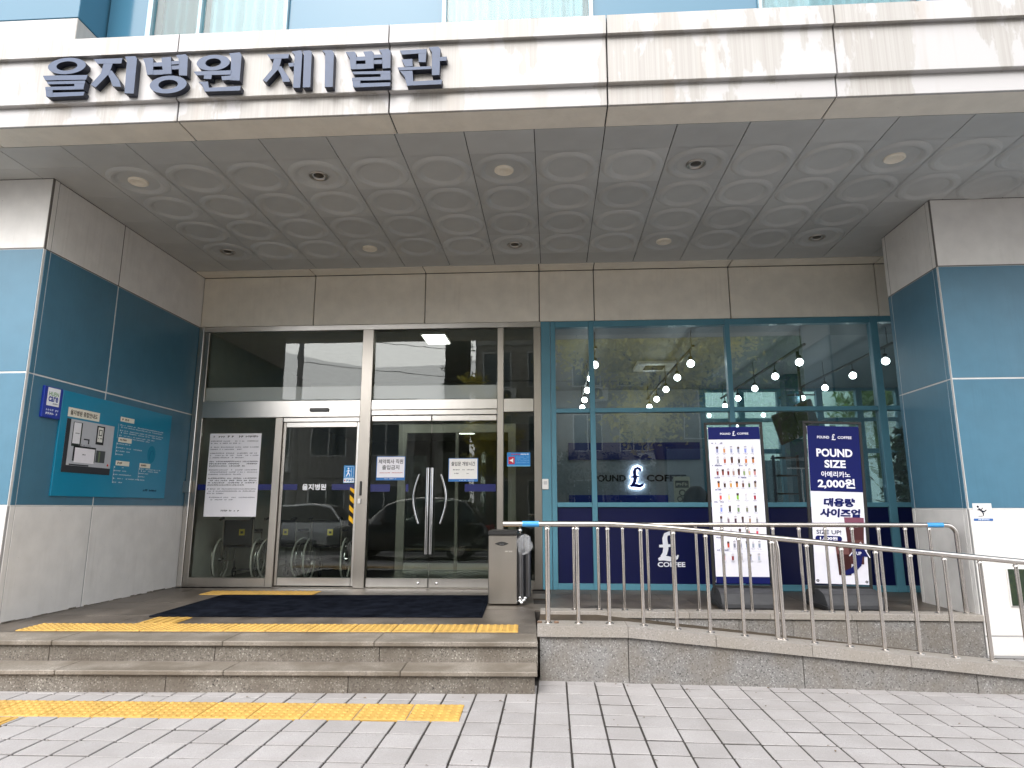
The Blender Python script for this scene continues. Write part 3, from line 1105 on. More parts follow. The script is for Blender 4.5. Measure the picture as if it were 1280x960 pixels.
# blue band printed across the sidelight
BAND = mat('navy_glass_band', rgb('101a5c'), .35)
p = Print((0, 8.994, 0), (1, 0, 0), (0, 0, 1), (0, -1, 0))
p.rect(-4.98, -3.905, 1.625, 1.705, BAND)
p.build('blue_band', eg)
mb = MB()
mb.box(-3.41, -3.14, 8.915, 8.945, 2.715, 2.765, ch=.008)
sb = mb.build('motion_sensor', mat('dark_plastic', (.06, .06, .06), .35), eg)
mb = MB()
mb.box(-2.645, -2.615, 8.918, 8.93, 1.545, 1.74, ch=.004)
mb.build('key_slot', BLACK, eg)
mb = MB()
mb.box(-2.66, -2.62, 8.905, 8.93, 1.435, 1.505, ch=.006)
mb.build('door_switch', mat('white_plastic', (.75, .74, .72), .4), eg)
mb = MB()
mb.box(-5.155, -5.04, 8.90, 8.95, 1.59, 1.75, ch=.006)
mb.build('band_clamp', STEEL, eg)

# ---------------------------------------------------------------- sliding door
sdr = thing('sliding_door', 'automatic glass sliding door with the hospital name in white on a blue band', 'door', (-3.25, 9.01, .33))
bar(sdr, 'stile', -3.795, -3.755, .345, 2.57, STEEL_D, 8.985, 9.03)
bar(sdr, 'stile', -2.735, -2.70, .345, 2.57, STEEL, 8.985, 9.03)
bar(sdr, 'top_rail', -3.752, -2.738, 2.50, 2.57, STEEL, 8.985, 9.03)
bar(sdr, 'bottom_rail', -3.752, -2.738, .345, .45, STEEL, 8.985, 9.03)
bar(sdr, 'door_header', -3.795, -2.70, 2.575, 2.634, STEEL, 8.965, 9.03)
pane(sdr, -3.754, -2.736, .45, 2.50, GLASS, 9.008)
p = Print((0, 9.001, 0), (1, 0, 0), (0, 0, 1), (0, -1, 0))
p.rect(-3.752, -3.55, 1.625, 1.705, BAND)
p.rect(-3.06, -2.738, 1.625, 1.705, BAND)
p.text('을지병원', -3.31, 1.665, .34, .085, ink('eceef2'), 1, .03)
p.build('door_print', sdr)
hz = Print((0, 9.001, 0), (1, 0, 0), (0, 0, 1), (0, -1, 0))
zz = 1.09
k = 0
while zz < 1.62:
    h = .068
    hz.poly([(-2.80, zz + .06), (-2.736, zz), (-2.736, min(zz + h, 1.63)), (-2.80, min(zz + h + .06, 1.66))], ink('e3b021') if k % 2 else ink('141414'), 1)
    zz += h
    k += 1
hz.build('hazard_tape', sdr)

# ---------------------------------------------------------------- double glass doors
for side, (a, c, e) in enumerate(((-2.525, -1.682, -1.705), (-1.670, -.765, -1.645))):
    dr = thing('glass_door', ('left' if side == 0 else 'right') + ' leaf of the double glass doors with a long steel pull', 'door', ((a + c) / 2, 9.0, .335), 0, 'double glass doors')
    bar(dr, 'top_rail', a, c, 2.575, 2.652, STEEL, 8.975, 9.025)
    bar(dr, 'bottom_rail', a, c, .336, .452, STEEL, 8.97, 9.03)
    pane(dr, a + .002, c - .002, .452, 2.575, GLASS)
    lk = MB()
    xk = c - .13 if side == 0 else a + .11
    lk.lathe([(.0, .0), (.018, 0), (.02, .008)], n=16)
    lk.xf(Matrix.Translation((xk, 8.962, .39)) @ Matrix.Rotation(R(-90), 4, 'X'))
    lk.build('lock', CHROME, dr)
    m_ = MB()
    m_.tube([(e, 8.922, .77), (e, 8.922, 1.92)], .0235, 14)
    for z in (.83, 1.86):
        m_.tube([(e, 8.925, z), (e, 8.995, z)], .010, 8)
    m_.build('pull_bar', CHROME, dr)
    m_ = MB()
    s = -1 if side == 0 else 1
    x0 = -1.675 + s * .15
    pts = [(x0 + s * .075 * math.sin(math.pi * i / 12), 8.945, 1.17 + .66 * i / 12) for i in range(13)]
    m_.tube(pts, .015, 10)
    for z in (pts[0], pts[-1]):
        m_.tube([z, (z[0], 8.995, z[2])], .010, 8)
    m_.build('bow_handle', CHROME, dr)
    p = Print((0, 8.994, 0), (1, 0, 0), (0, 0, 1), (0, -1, 0))
    if side == 0:
        p.rect(a + .01, -2.24, 1.60, 1.70, BAND)
        p.rect(-2.02, c - .3, 1.60, 1.70, BAND)
    else:
        p.rect(-1.2, c - .01, 1.60, 1.70, BAND)
    p.build('blue_band', dr)

# ---------------------------------------------------------------- notices
RN = random.Random(5)
FY = (1, 0, 0), (0, 0, 1), (0, -1, 0)


def sheet(name, label, cat, x0, x1, z0, z1, y, m, t=.0015, shear=0.):
    th = thing(name, label, cat, ((x0 + x1) / 2, y, z0))
    MB().box(x0, x1, y - t, y, z0, z1).build('sheet', m, th)
    return th, Print(((x0 + x1) / 2, y - t, (z0 + z1) / 2), *FY, lift=.001)


th, p = sheet('notice_sheet', 'tall white printed notice taped to the glass beside the wheelchairs', 'notice', -4.86, -4.11, 1.26, 2.42, 8.992, PAPER)
dk, md = ink('34343c'), ink('6c6c78')
p.scribble(-.32, .33, .535, .030, dk, 1, .25)
y = .47
for blk, n in enumerate((2, 2, 3, 3, 3, 4, 3, 2)):
    for q in range(n):
        last = q == n - 1
        p.scribble(-.35, RN.uniform(-.12, .2) if last else .35, y, .019 if blk not in (3, 5) else .022, dk if blk in (3, 5) else md, 1, .3)
        y -= .031
    y -= .024
p.scribble(-.13, .16, -.50, .026, dk, 1, .2)
p.build('print', th)

th, p = sheet('notice_sheet', 'small white notice with bold black handwriting on the left door leaf', 'notice', -2.44, -2.035, 1.755, 2.085, 8.992, ink('3f74b4'))
p.rect(-.193, .193, -.127, .157, PAPER, 0)
p.text('제약회사 직원', 0, .093, .345, .062, ink('1b1b22'), 1, .012)
p.text('출입금지', 0, .012, .24, .062, ink('1b1b22'), 1, .012)
p.scribble(-.17, .17, -.063, .016, ink('b8454c'), 1, .25)
p.scribble(-.08, .08, -.145, .014, ink('e6ecf5'), 1, .3)
p.build('print', th)
th, p = sheet('notice_sheet', 'small white notice with a single bold headline on the right door leaf', 'notice', -1.43, -1.02, 1.735, 2.055, 8.992, ink('3f74b4'))
p.rect(-.195, .195, -.125, .152, ink('e8e6e2'), 0)
p.text('출입문 개방시간', 0, .083, .33, .058, ink('1b1b22'), 1, .012)
for (a, c, yy) in ((-.16, -.05, .0), (-.01, .15, .0), (-.12, -.06, -.05), (.05, .08, -.05)):
    p.scribble(a, c, yy, .018, ink('55555c'), 1, .3)
p.scribble(-.06, .16, -.142, .012, ink('cfe0f2'), 1, .3)
p.build('print', th)
th, p = sheet('notice_sheet', 'blue sticker with a red megaphone square on the narrow right pane', 'sticker', -.62, -.30, 1.94, 2.13, 8.992, ink('3a86c8'))
p.rect(-.14, -.055, -.065, .035, ink('c2354a'), 0)
p.poly([(-.125, -.01), (-.095, .0), (-.075, .02), (-.075, -.05), (-.095, -.03), (-.125, -.02)], ink('f0f0f0'), 1)
p.rect(-.16, .16, -.095, -.085, ink('7fc4ea'), 0)
p.scribble(-.10, .02, .068, .022, ink('c2354a'), 1, .2)
p.scribble(.03, .14, .068, .022, ink('e8f2fa'), 1, .2)
for yy in (.03, .005, -.02, -.045):
    p.scribble(-.03, .145, yy, .011, ink('8fc3e8'), 1, .35)
p.build('print', th)
th, p = sheet('door_sticker', 'blue automatic door sticker with a white walking figure on the sliding door', 'sticker', -2.90, -2.745, 1.72, 1.96, 8.9995, ink('3a8fcf'), .001)
W_ = ink('eef4fa')
p.rect(-.068, .068, -.045, .108, ink('2f86c8'), 0)
for (a, c, d, e) in ((-.066, .066, .102, .106), (-.066, .066, -.043, -.039), (-.066, -.062, -.043, .106), (.062, .066, -.043, .106), (.03, .034, -.03, .09)):
    p.rect(a, c, d, e, W_, 1)
p.disc(-.012, .078, .012, W_, 1)
p.stroke([(-.012, .06, .016), (-.014, .02, .018), (-.04, -.03, .01)], W_, 1)
p.stroke([(-.012, .02, .014), (.008, -.005, .01), (.006, -.03, .009)], W_, 1.25)
p.stroke([(-.04, .04, .007), (-.012, .055, .01), (.02, .04, .007)], W_, 1.5)
p.rect(-.074, .074, -.115, -.055, ink('e4ecf3'), 0)
p.poly([(-.07, -.085), (-.05, -.068), (-.05, -.102)], ink('c2354a'), 1)
p.scribble(-.035, .07, -.085, .034, ink('2b6fb0'), 1, .2)
p.build('print', th)

# ================================================================ cafe shopfront
cf = thing('cafe_shopfront', 'teal framed cafe window front with navy lower panels', 'shopfront', (2.2, 9.0, .32))
bar(cf, 'post', -.140, -.012, .322, 3.978, TEAL)
bar(cf, 'post', -.006, .062, .322, 3.978, TEAL, 8.95)
MX = [(.062, .062), (.53, .60), (2.42, 2.485), (4.385, 4.485), (6.4, 6.5)]
for a, c in MX[1:]:
    bar(cf, 'mullion', a, c, .322, 3.978, TEAL)
for (z0, z1) in ((3.892, 3.978), (2.67, 2.73), (1.39, 1.452), (.322, .402)):
    for i in range(4):
        bar(cf, 'rail', MX[i][1] + .001, MX[i + 1][0] - .001, z0, z1, TEAL, 8.952)
for i in range(4):
    a, c = MX[i][1] + .002, MX[i + 1][0] - .002
    pane(cf, a, c, 2.73, 3.892, GLASS_C)
    pane(cf, a, c, 1.452, 2.67, GLASS_C)
    MB().box(a, c, 8.985, 9.0, .402, 1.39).build('navy_panel', NAVY, cf)
for k, x in enumerate((1.33, 3.42)):
    p = Print((x, 8.985, 0), *FY)
    Wt = ink('e4e6ee')
    p.pound(.03, .695, .37, Wt, 1, 1.15)
    p.text('COFFEE', .22, .648, .36, .062, Wt, 1, .03)
    p.build('panel_print', cf)
ic = thing('entry_panel', 'small white access control box on the teal post beside the doors', 'control box', (-.09, 8.945, 1.62))
MB().box(-.138, -.052, 8.925, 8.945, 1.625, 1.765, ch=.006).build('case', mat('white_plastic', (.75, .74, .72), .4), ic)
MB().box(-.12, -.07, 8.922, 8.925, 1.69, 1.735, ch=.001).build('display', mat('grey_plastic', (.5, .5, .5), .4), ic)

# ================================================================ wall boards
WN = (0, 1, 0), (0, 0, 1), (1, 0, 0)
bd = thing('map_board', 'teal hospital map board with white site plan on the left wall', 'map board', (-5.14, 7.45, 1.5))
BT = mat('board_teal', rgb('1283a6'), .28, vary=.04, scale=2)
MB().box(-5.14, -5.118, 6.455, 8.443, 1.50, 2.60, ch=.003).build('board', BT, bd)
p = Print((-5.118, 7.449, 2.05), *WN)
IV, WH, GR, DG = ink('e8e4d4'), ink('dfe6ea'), ink('b9bcc2'), ink('34373c')
p.rect(-.90, -.14, -.30, .265, GR, 0)                                  # site plan
p.rect(-.90, -.84, -.30, .265, DG, 1)
p.rect(-.90, -.14, -.30, -.225, DG, 1.5)
p.rect(-.80, -.66, -.02, .24, ink('2f3a34'), 1)
p.rect(-.79, -.68, .01, .235, ink('e6e6ea'), 2)
p.rect(-.43, -.30, .03, .24, ink('2a2d30'), 1)
p.rect(-.41, -.325, .06, .225, ink('e3e3dc'), 2)
p.rect(-.395, -.34, .13, .20, DG, 3)
p.rect(-.385, -.35, .14, .19, ink('e3e3dc'), 3.5)
p.rect(-.76, -.41, -.175, -.01, ink('2a2d30'), 1)
p.rect(-.735, -.425, -.19, -.03, ink('eceaf0'), 2)
p.rect(-.40, -.25, -.17, -.035, ink('4a4f52'), 1)
p.rect(-.36, -.335, -.165, -.045, ink('6f7d62'), 2)
p.rect(-.80, -.50, -.222, -.208, DG, 2)
p.rect(-.62, -.53, .06, .075, DG, 1)
p.rect(-.55, -.53, .02, .075, DG, 1.2)
for (x, yy) in ((-.735, .12), (-.365, .10), (-.58, -.10)):
    p.scribble(x - .035, x + .035, yy, .018, DG, 3, .2)
p.scribble(-.69, -.5, .0, .016, md, 2, .3)
p.disc(-.19, -.19, .014, ink('c04030'), 2)
p.rect(-.90, -.41, .285, .385, IV, 0)
p.text('을지병원 종합안내도', -.655, .335, .42, .055, ink('3a3024'), 1, .02)
for (x, yy, w) in ((-.05, .37, .26), (-.05, .125, .25), (-.05, -.15, .25), (.40, -.15, .22)):
    p.rect(x, x + w, yy - .028, yy + .028, IV, 0)
    p.scribble(x + .03, x + w * .6, yy, .030, ink('5a4a34'), 1, .15)
rows = [(-.02, .30, .82), (.0, .275, .80), (-.02, .235, .83), (.0, .21, .80), (-.02, .175, .65), (.0, .15, .55),
        (-.05, .075, .18), (-.05, .03, .42), (-.05, -.01, .2), (-.05, -.05, .06),
        (-.05, -.20, .1), (-.05, -.24, .18), (-.05, -.285, .26), (-.05, -.33, .40), (-.05, -.375, .1),
        (.42, -.195, .84), (.46, -.22, .80), (.42, -.25, .60), (.42, -.29, .52), (.42, -.33, .53)]
for (x, yy, e) in rows:
    p.rect(x - .018, x - .004, yy - .008, yy + .008, WH, 1)
    p.scribble(x + .01, e, yy, .015, WH, 1, .3)
p.rect(-.075, -.071, .14, .31, WH, 1)
p.rect(-.075, -.071, -.06, .09, WH, 1)
p.rect(-.075, -.071, -.385, -.185, WH, 1)
p.rect(.392, .396, -.335, -.185, WH, 1)
p.scribble(.52, .80, -.455, .034, ink('123a52'), 1, .12)
p.disc(.62, .0, .085, ink('1c7f9e'), 0, .11)
p.stroke([(.58, -.06, .014), (.60, .03, .014), (.64, .05, .014), (.665, .0, .014)], ink('146f90'), 1)
p.build('print', bd)

cs = thing('blue_sign', 'small blue and white care sign beside the map board', 'sign', (-5.14, 6.31, 2.28))
MB().box(-5.14, -5.112, 6.19, 6.442, 2.28, 2.60, ch=.003).build('board', mat('sign_blue', rgb('20389a'), .3), cs)
p = Print((-5.112, 6.316, 2.44), *WN)
p.rect(-.085, .085, -.035, .15, ink('eef0f4'), 0)
p.text('HUEN', .0, .088, .13, .042, ink('5f9a4a'), 1, .01)
p.text('care', .0, .035, .13, .055, ink('2a3f96'), 1, .025)
p.scribble(.0, .07, -.012, .018, ink('7a7a84'), 1, .2)
p.scribble(-.08, .085, -.078, .024, ink('c8d0ec'), 1, .2)
p.scribble(-.08, .075, -.115, .028, ink('e6eaf6'), 1, .2)
p.build('print', cs)

# pillar marks
ss = thing('slip_sign', 'small slip warning sticker on the white base of the pillar', 'sticker', (4.345, 7.024, 1.25))
p = Print((4.345, 7.0245, 1.33), *FY)
MB().box(4.26, 4.445, 7.0225, 7.0245, 1.255, 1.425).build('sheet', mat('white_vinyl', (.72, .71, .70), .5), ss)
p.lift = .0035
bk = ink('1c2030')
p.disc(-.035, .062, .011, bk)
p.stroke([(-.03, .045, .012), (-.005, .02, .018), (.02, .012, .014), (.045, .03, .009)], bk)
p.stroke([(-.005, .02, .012), (.012, -.008, .011), (.006, -.03, .008)], bk, 1.3)
p.stroke([(-.045, .03, .007), (-.01, .03, .009), (.012, .05, .007)], bk, 1.6)
p.rect(-.04, .0, -.035, -.030, bk)
p.rect(-.09, .098, -.078, -.056, ink('3f6aa8'), 0)
p.scribble(-.045, .06, -.067, .016, ink('dfe8f4'), 1, .2)
p.build('print', ss)
gp = thing('picture_panel', 'dark green picture panel low on the right pillar', 'panel', (4.75, 7.024, .42))  # flat panel with a green leafy print; no hatch here
MB().box(4.50, 5.2, 7.008, 7.025, .425, .79, ch=.003).build('panel_frame', mat('white_vinyl', (.72, .71, .70), .5), gp)
gm, nt, b, _ = newmat('leafy_print', .5)
vec = worldpos(nt)
nt.links.new(ramp(nt, noise(nt, vec, 26, 6, .7), [(.32, (.004, .010, .004)), (.5, (.010, .028, .008)), (.66, (.03, .035, .010)), (.75, (.05, .022, .008))]), b.inputs['Base Color'])
MB().box(4.508, 5.192, 7.004, 7.008, .433, .782).build('leaf_print', gm, gp)

# ================================================================ railings
TAPE = mat('blue_tape', rgb('3f93cf'), .4)


def flange(m_, x, y, z, slope=0.):
    m_.lathe([(.0, .012), (.019, .012), (.030, .008), (.036, .0)], x, y, 14, z0=z)


orl = thing('ramp_railing', 'stainless steel railing sloping down along the front ramp wall', 'railing', (-.06, 5.77, .43))
RY = 5.77
def rail_z(x):
    return 1.243 if x < .42 else 1.243 - .0965 * (x - .42) if x > .7 else 1.243 - .0965 * (x - .42) * .8
def top(x):
    if x < .35: return 1.243
    t = x - .35
    return 1.243 - (.0935 * t if t > .5 else .0935 * t * t / .5 * .5 + .0935 * t * .0 + (.0935 * .25 * (t / .5) if False else 0)) - (0 if t > .5 else 0)
pts = []
x = -.43
while x <= 4.75:
    t = x - .30
    z = 1.243 if t < 0 else (1.243 - .0935 * t * t / .7 / 2 if t < .7 else 1.243 - .0935 * (t - .35))
    pts.append((x, RY, z))
    x += .12
def otop(x):
    t = x - .30
    return 1.243 if t < 0 else (1.243 - .0935 * t * t / 1.4 if t < .7 else 1.243 - .0935 * (t - .35))
pts = [(q[0], RY, otop(q[0])) for q in pts]
MB().tube(pts, .024, 14).build('handrail', RAILST, orl)
MB().tube([(-.265, RY, 1.243), (-.12, RY, 1.243)], .0252, 14, cap=False).build('tape_band', TAPE, orl)
OB = [-.05, .205, .465, .745, 1.02, 1.29, 1.565, 1.835, 1.88, 2.12, 2.40, 2.675, 2.95, 3.22, 3.50, 3.78, 4.06, 4.34]
for i, x in enumerate(OB):
    m_ = MB()
    zb = cz(x)
    r = .021 if i in (0, 7) else .0155
    if i == 8:        # the bent end post of the second rail section
        m_.tube([(1.845, RY, otop(1.85)), (1.872, RY, otop(1.85) - .03), (1.88, RY, otop(1.85) - .09), (1.885, RY, zb)], .0165, 12)
    else:
        m_.tube([(x, RY, zb), (x, RY, otop(x) - .015)], r, 12)
        m_.lathe([(r + .006, 0), (r + .006, .012), (r, .016)], x, RY, 12, z0=otop(x) - .045)
    b_ = m_.build('baluster', RAILST, orl)
    f_ = MB()
    flange(f_, x, RY, zb - (.002 if x > .6 else 0))
    f_.build('base_flange', RAILST, b_)
f_ = MB()
for dx, dy in ((-.07, .0), (.07, .0)):
    f_.box(-.05 + dx - .02, -.05 + dx + .02, RY + dy - .02, RY + dy + .02, .43, .445, ch=.004)
f_.build('base_plate', mat('rusty_steel', (.20, .13, .09), .7, .5, vary=.3, scale=20), orl)

irl = thing('platform_railing', 'level stainless steel railing behind the ramp in front of the cafe', 'railing', (.2, 7.1, .345))
IY = 7.1
pts = [(.19, IY, 1.205)] + [(x, IY, 1.206) for x in (1, 2, 3, 4.02)]
for k in range(1, 7):
    a = R(90 * k / 6)
    pts.append((4.02 + .095 * math.sin(a), IY, 1.206 - .095 * (1 - math.cos(a))))
pts.append((4.12, IY, .346))
MB().tube(pts, .024, 14).build('handrail', RAILST, irl)
MB().tube([(3.83, IY, 1.206), (3.99, IY, 1.206)], .0253, 14, cap=False).build('tape_band', TAPE, irl)
for x in (.215, .47, .73, .985, 1.24, 1.49, 1.76, 2.02, 2.28, 2.545, 2.81, 3.08, 3.345, 3.61, 3.85):
    m_ = MB()
    m_.tube([(x, IY, .345), (x, IY, 1.19)], .0155, 12)
    m_.lathe([(.0215, 0), (.0215, .012), (.0155, .016)], x, IY, 12, z0=1.16)
    b_ = m_.build('baluster', RAILST, irl)
    f_ = MB()
    flange(f_, x, IY, .345)
    f_.build('base_flange', RAILST, b_)
f_ = MB()
flange(f_, 4.12, IY, .345)
f_.build('base_flange', RAILST, irl)

# ================================================================ banner stands
def stand(label, loc, rz, tilt):
    """frame 0.62 wide; local origin at the base centre on the floor, facing -Y"""
    t = thing('banner_stand', label, 'banner stand', loc, rz, 'cafe banner stands')
    ORG[t.name] = Vector((0, 0, 0))
    t.rotation_euler = (0, 0, rz)
    base = MB()
    pr = [(-.31, 0.012), (.27, .012), (.27, .075), (.20, .165), (.08, .20), (-.12, .20), (-.24, .165), (-.31, .075)]
    base.prism(pr, -.30, .30, 'x')
    for x in (-.302, .300):
        pass
    bo = base.build('weighted_base', mat('grey_plastic_base', (.045, .046, .05), .6, vary=.15, scale=12, bump=.2, bscale=60), t)
    bo.modifiers.new('bev', 'BEVEL').width = .012
    for x in (-.25, .25):
        for y in (-.24, .21):
            MB().box(x - .04, x + .04, y - .03, y + .03, .0, .014).build('foot', BLACK, t)
    for x in (-.318, .301):
        MB().box(x, x + .017, -.33, .29, .012, .055, ch=.004).build('side_rail', BLACK, t)
    MT = Matrix.Rotation(R(tilt), 4, 'Y')
    fr = MB()
    for x in (-.312, .312):
        fr.box(x - .014, x + .014, -.014, .014, .14, 2.0, ch=.003)
    fr.box(-.326, .326, -.0145, .0145, 2.001, 2.028, ch=.003)
    fr.box(-.298, .298, -.0135, .0135, .20, .225, ch=.003)
    fr.xf(MT)
    fr.build('frame', BLACK, t)
    cl = MB()
    for x, z in ((-.296, 1.965), (.296, 1.965), (-.296, .255), (.296, .255)):
        cl.tube([(x, -.002, z), (x * .92, -.012, z + (-.03 if z > 1 else .03))], .006, 8)
    cl.xf(MT)
    cl.build('corner_clip', CHROME, t)
    return t, MT


BLU = ink('0f1858')
WHB = ink('e9e8f2')


def tilt_print(t, MT, fn, name='banner'):
    p = Print((0, -.016, 0), (1, 0, 0), (0, 0, 1), (0, -1, 0))
    sh = MB().box(-.288, .288, -.014, -.010, .245, 1.972)
    sh.xf(MT)
    so_ = sh.build(name, WHB, t)
    fn(p)
    p.mb.xf(MT)
    p.mb.build('print', p.mats, so_)
    if hasattr(p, 'split'):
        q = p.split
        q.mb.xf(MT)
        q.mb.build('lower_print', q.mats, so_)
        ey = MB()
        for x in (-.262, .262):
            e_ = MB()
            e_.ring(x, .275, .014, .014, .006, .006, -.0165, -.0145, n=14)
            e_.xf(MT)
            e_.build('eyelet', ink('20202c'), so_)


def menu_print(p):
    p.rect(-.288, .288, 1.83, 1.972, BLU, 0)
    p.rect(-.288, .288, .245, .315, BLU, 0)
    p.text('POUND', -.095, 1.895, .115, .022, WHB, 1, .02)
    p.text('COFFEE', .10, 1.895, .125, .022, WHB, 1, .02)
    p.pound(-.022, 1.872, .052, WHB, 1)
    hd = ink('2c356f')
    cups = [('8b93b8', 'c9905c', '9aa2c4', '8f97ad', '8a96d8', 'a0a8c8'), ('a8acb8', 'a8502c', '5c2a1c', '2c1c16', 'c8742c', 'b8763c'),
            ('7c2420', '8a4a40', '6c1a1c', 'a08478', '5c3030', '8aa070', 'c8b890', 'c08a88'), ('d08030', '3c2418', 'd09c48', 'b87838', '6c4a40', '5a7050', '9c8a7c'),
            ('d8544c', 'e4dca8', '8ac44c', 'd4d4d8', '9c2438'), ('8a9ae0', '3a3a3c', '6c8a5c', '7c806c', '585c60'), ('888c98', '7a6c74', '4a3440', '44383c', '9c8470', '8a8c90'),
            ('8a6470', '784858', '8a8084', 'c85c54', 'd04c5c'), ('c85a3c', 'c44c34', '7c8090', '9094a4', '8a9ab4', '9aa4b4', '8894a8'), ('d8484c', '8c2c34', 'b8b0b0', '8084a4', 'b8c0d0')]
    y = 1.775
    for r, row in enumerate(cups):
        if r in (0, 2, 3, 4, 5, 7, 8, 9):
            p.rect(-.25, .25, y + .0005, y + .002, ink('b8b8c8'), 1)
            p.scribble(-.26, -.26 + RN.uniform(.07, .13), y + .012, .016, hd, 2, .12)
            if r in (2, 3, 7, 8):
                p.scribble(.02, .02 + RN.uniform(.06, .12), y + .012, .016, hd, 2, .12)
            y -= .018
        n = len(row)
        for i, c in enumerate(row):
            x = -.235 + (i + .5) * .47 / n
            h, w = .078, .026
            ci = ink(c)
            p.poly([(x - w * .38, y - h), (x + w * .38, y - h), (x + w * .5, y - .012), (x - w * .5, y - .012)], ci, 1)
            p.poly([(x - w * .44, y - h * .45), (x + w * .44, y - h * .45), (x + w * .5, y - .012), (x - w * .5, y - .012)], ink('cfcbd2') if (i + r) % 3 else ink('4a3630'), 1.4)
            p.rect(x - w * .55, x + w * .55, y - .013, y - .007, ink('e2e2ea') if i % 2 else ink('8a8a98'), 1.7)
            p.rect(x + .001, x + .004, y - .007, y + .001, ink('50505c'), 1.7)
            p.scribble(x - .024, x + .026, y - h - .010, .007, ink('70707c'), 1, .3)
            p.scribble(x - .018, x + .02, y - h - .020, .006, ink('9090a0'), 1, .3)
        y -= .118


def size_print(p):
    p.rect(-.288, .288, 1.24, 1.972, BLU, 0)
    p.text('POUND', -.115, 1.845, .135, .030, WHB, 1, .02)
    p.text('COFFEE', .125, 1.845, .155, .030, WHB, 1, .02)
    p.pound(-.026, 1.815, .066, WHB, 1)
    p.text('POUND', .0, 1.67, .40, .092, WHB, 1, .035)
    p.text('SIZE', .0, 1.545, .235, .088, WHB, 1, .035)
    p.text('아메리카노', .0, 1.43, .32, .066, WHB, 1, .02)
    p.text('2,000원', .0, 1.325, .41, .115, WHB, 1, .035)
    p.split = Print((0, -.016, 0), (1, 0, 0), (0, 0, 1), (0, -1, 0))
    p = p.split
    p.text('대용량', .02, 1.12, .34, .095, BLU, 1, .05, .12)
    p.text('사이즈업', .02, 1.005, .44, .095, BLU, 1, .05, .12)
    p.text('SIZE UP!', -.115, .795, .27, .045, ink('2c3350'), 1, .01)
    p.rect(-.235, -.005, .695, .755, BLU, 0)
    p.disc(-.235, .725, .03, BLU, 0.2)
    p.disc(-.005, .725, .03, BLU, 0.2)
    p.text('1,000원', -.12, .725, .19, .042, WHB, 1, .03)
    cup1, cup2, lid = ink('3c1f1e'), ink('4a2a2c'), ink('cfcad6')
    p.poly([(-.03, .34), (.10, .34), (.125, .70), (-.055, .70)], cup1, 1)
    p.poly([(-.045, .56), (.118, .56), (.125, .70), (-.055, .70)], ink('6e4a48'), 1.4)
    p.poly([(.10, .46), (.245, .46), (.275, .96), (.06, .96)], cup2, 1.8)
    p.poly([(.065, .86), (.272, .86), (.275, .96), (.06, .96)], ink('7c4a5c'), 2.2)
    p.poly([(.15, .50), (.235, .50), (.25, .72), (.14, .72)], ink('5e3c38'), 2.2)
    p.stroke([(.035, .36, .05), (.12, .395, .06), (.185, .46, .065), (.20, .56, .07)], BLU, 2.8)
    p.poly([(.10, .55), (.225, .68), (.30, .54)], BLU, 3.1)
    p.stroke([(.09, .545, .012), (.222, .695, .012), (.312, .532, .012)], WHB, 3.4)
    p.text('UP', .195, .575, .055, .035, WHB, 3.6, .03)


st1, MT1 = stand('black banner stand showing the white cafe drinks menu', (2.08, 7.61, .32), R(-1.5), 0)
tilt_print(st1, MT1, menu_print)
st2, MT2 = stand('black banner stand with the navy and white 2,000 won size banner', (3.13, 7.60, .32), R(2), 1.6)
tilt_print(st2, MT2, size_print)

# ================================================================ umbrella bag dispenser
bn = thing('umbrella_bag_dispenser', 'stainless steel umbrella bag dispenser with black lid beside the railing', 'dispenser', (-.55, 7.7, .32))
MB().box(-.725, -.405, 7.50, 7.98, .335, 1.075, ch=.008).build('cabinet', STEEL_D, bn)
MB().box(-.730, -.400, 7.495, 7.985, 1.076, 1.128, ch=.01).build('lid', BLACK, bn)
lens = [(-.655 + .16 * i / 10, .985 + .022 * math.sin(math.pi * i / 10)) for i in range(11)] + [(-.655 + .16 * i / 10, .985 - .022 * math.sin(math.pi * i / 10)) for i in range(9, 0, -1)]
MB().prism(lens[::-1], 7.4965, 7.5005).build('slot', BLACK, bn)
MB().box(-.60, -.55, 7.489, 7.4964, .975, .984, ch=.001).build('slot_tab', CHROME, bn)
m_ = MB()
m_.box(-.403, -.345, 7.56, 7.93, .37, 1.08, ch=.004)
m_.build('side_channel', mat('dark_steel', (.20, .20, .21), .3, 1.), bn)
m_ = MB()
m_.tube([(-.36, 7.545, .40), (-.36, 7.545, 1.06)], .030, 12)
m_.tube([(-.30, 7.66, .40), (-.30, 7.66, 1.06)], .045, 12)
m_.build('bag_tube', mat('dark_steel', (.20, .20, .21), .3, 1.), bn)
m_ = MB()
m_.tube([(-.37, 7.53, 1.10), (-.37, 7.52, 1.19), (-.345, 7.50, 1.205)], .010, 8)
m_.ball((-.37, 7.53, 1.13), .025)
m_.build('bag_hook', CHROME, bn)
m_ = MB()
for (x, z) in ((-.375, .365), (-.33, .375), (-.355, .35), (-.315, .395), (-.37, .40)):
    m_.ball((x, 7.515 + abs(x + .35), z), .023, n=10, m=6)
m_.build('castor', CHROME, bn)
bagm = bpy.data.materials.new('clear_plastic_bag')
bagm.use_nodes = True
nt = bagm.node_tree
b = nt.nodes['Principled BSDF']
b.inputs['Base Color'].default_value = (.85, .87, .9, 1)
b.inputs['Roughness'].default_value = .2
b.inputs['Alpha'].default_value = .16
m_ = MB()
n, mm = 18, 12
v, f = [], []
rb = random.Random(2)
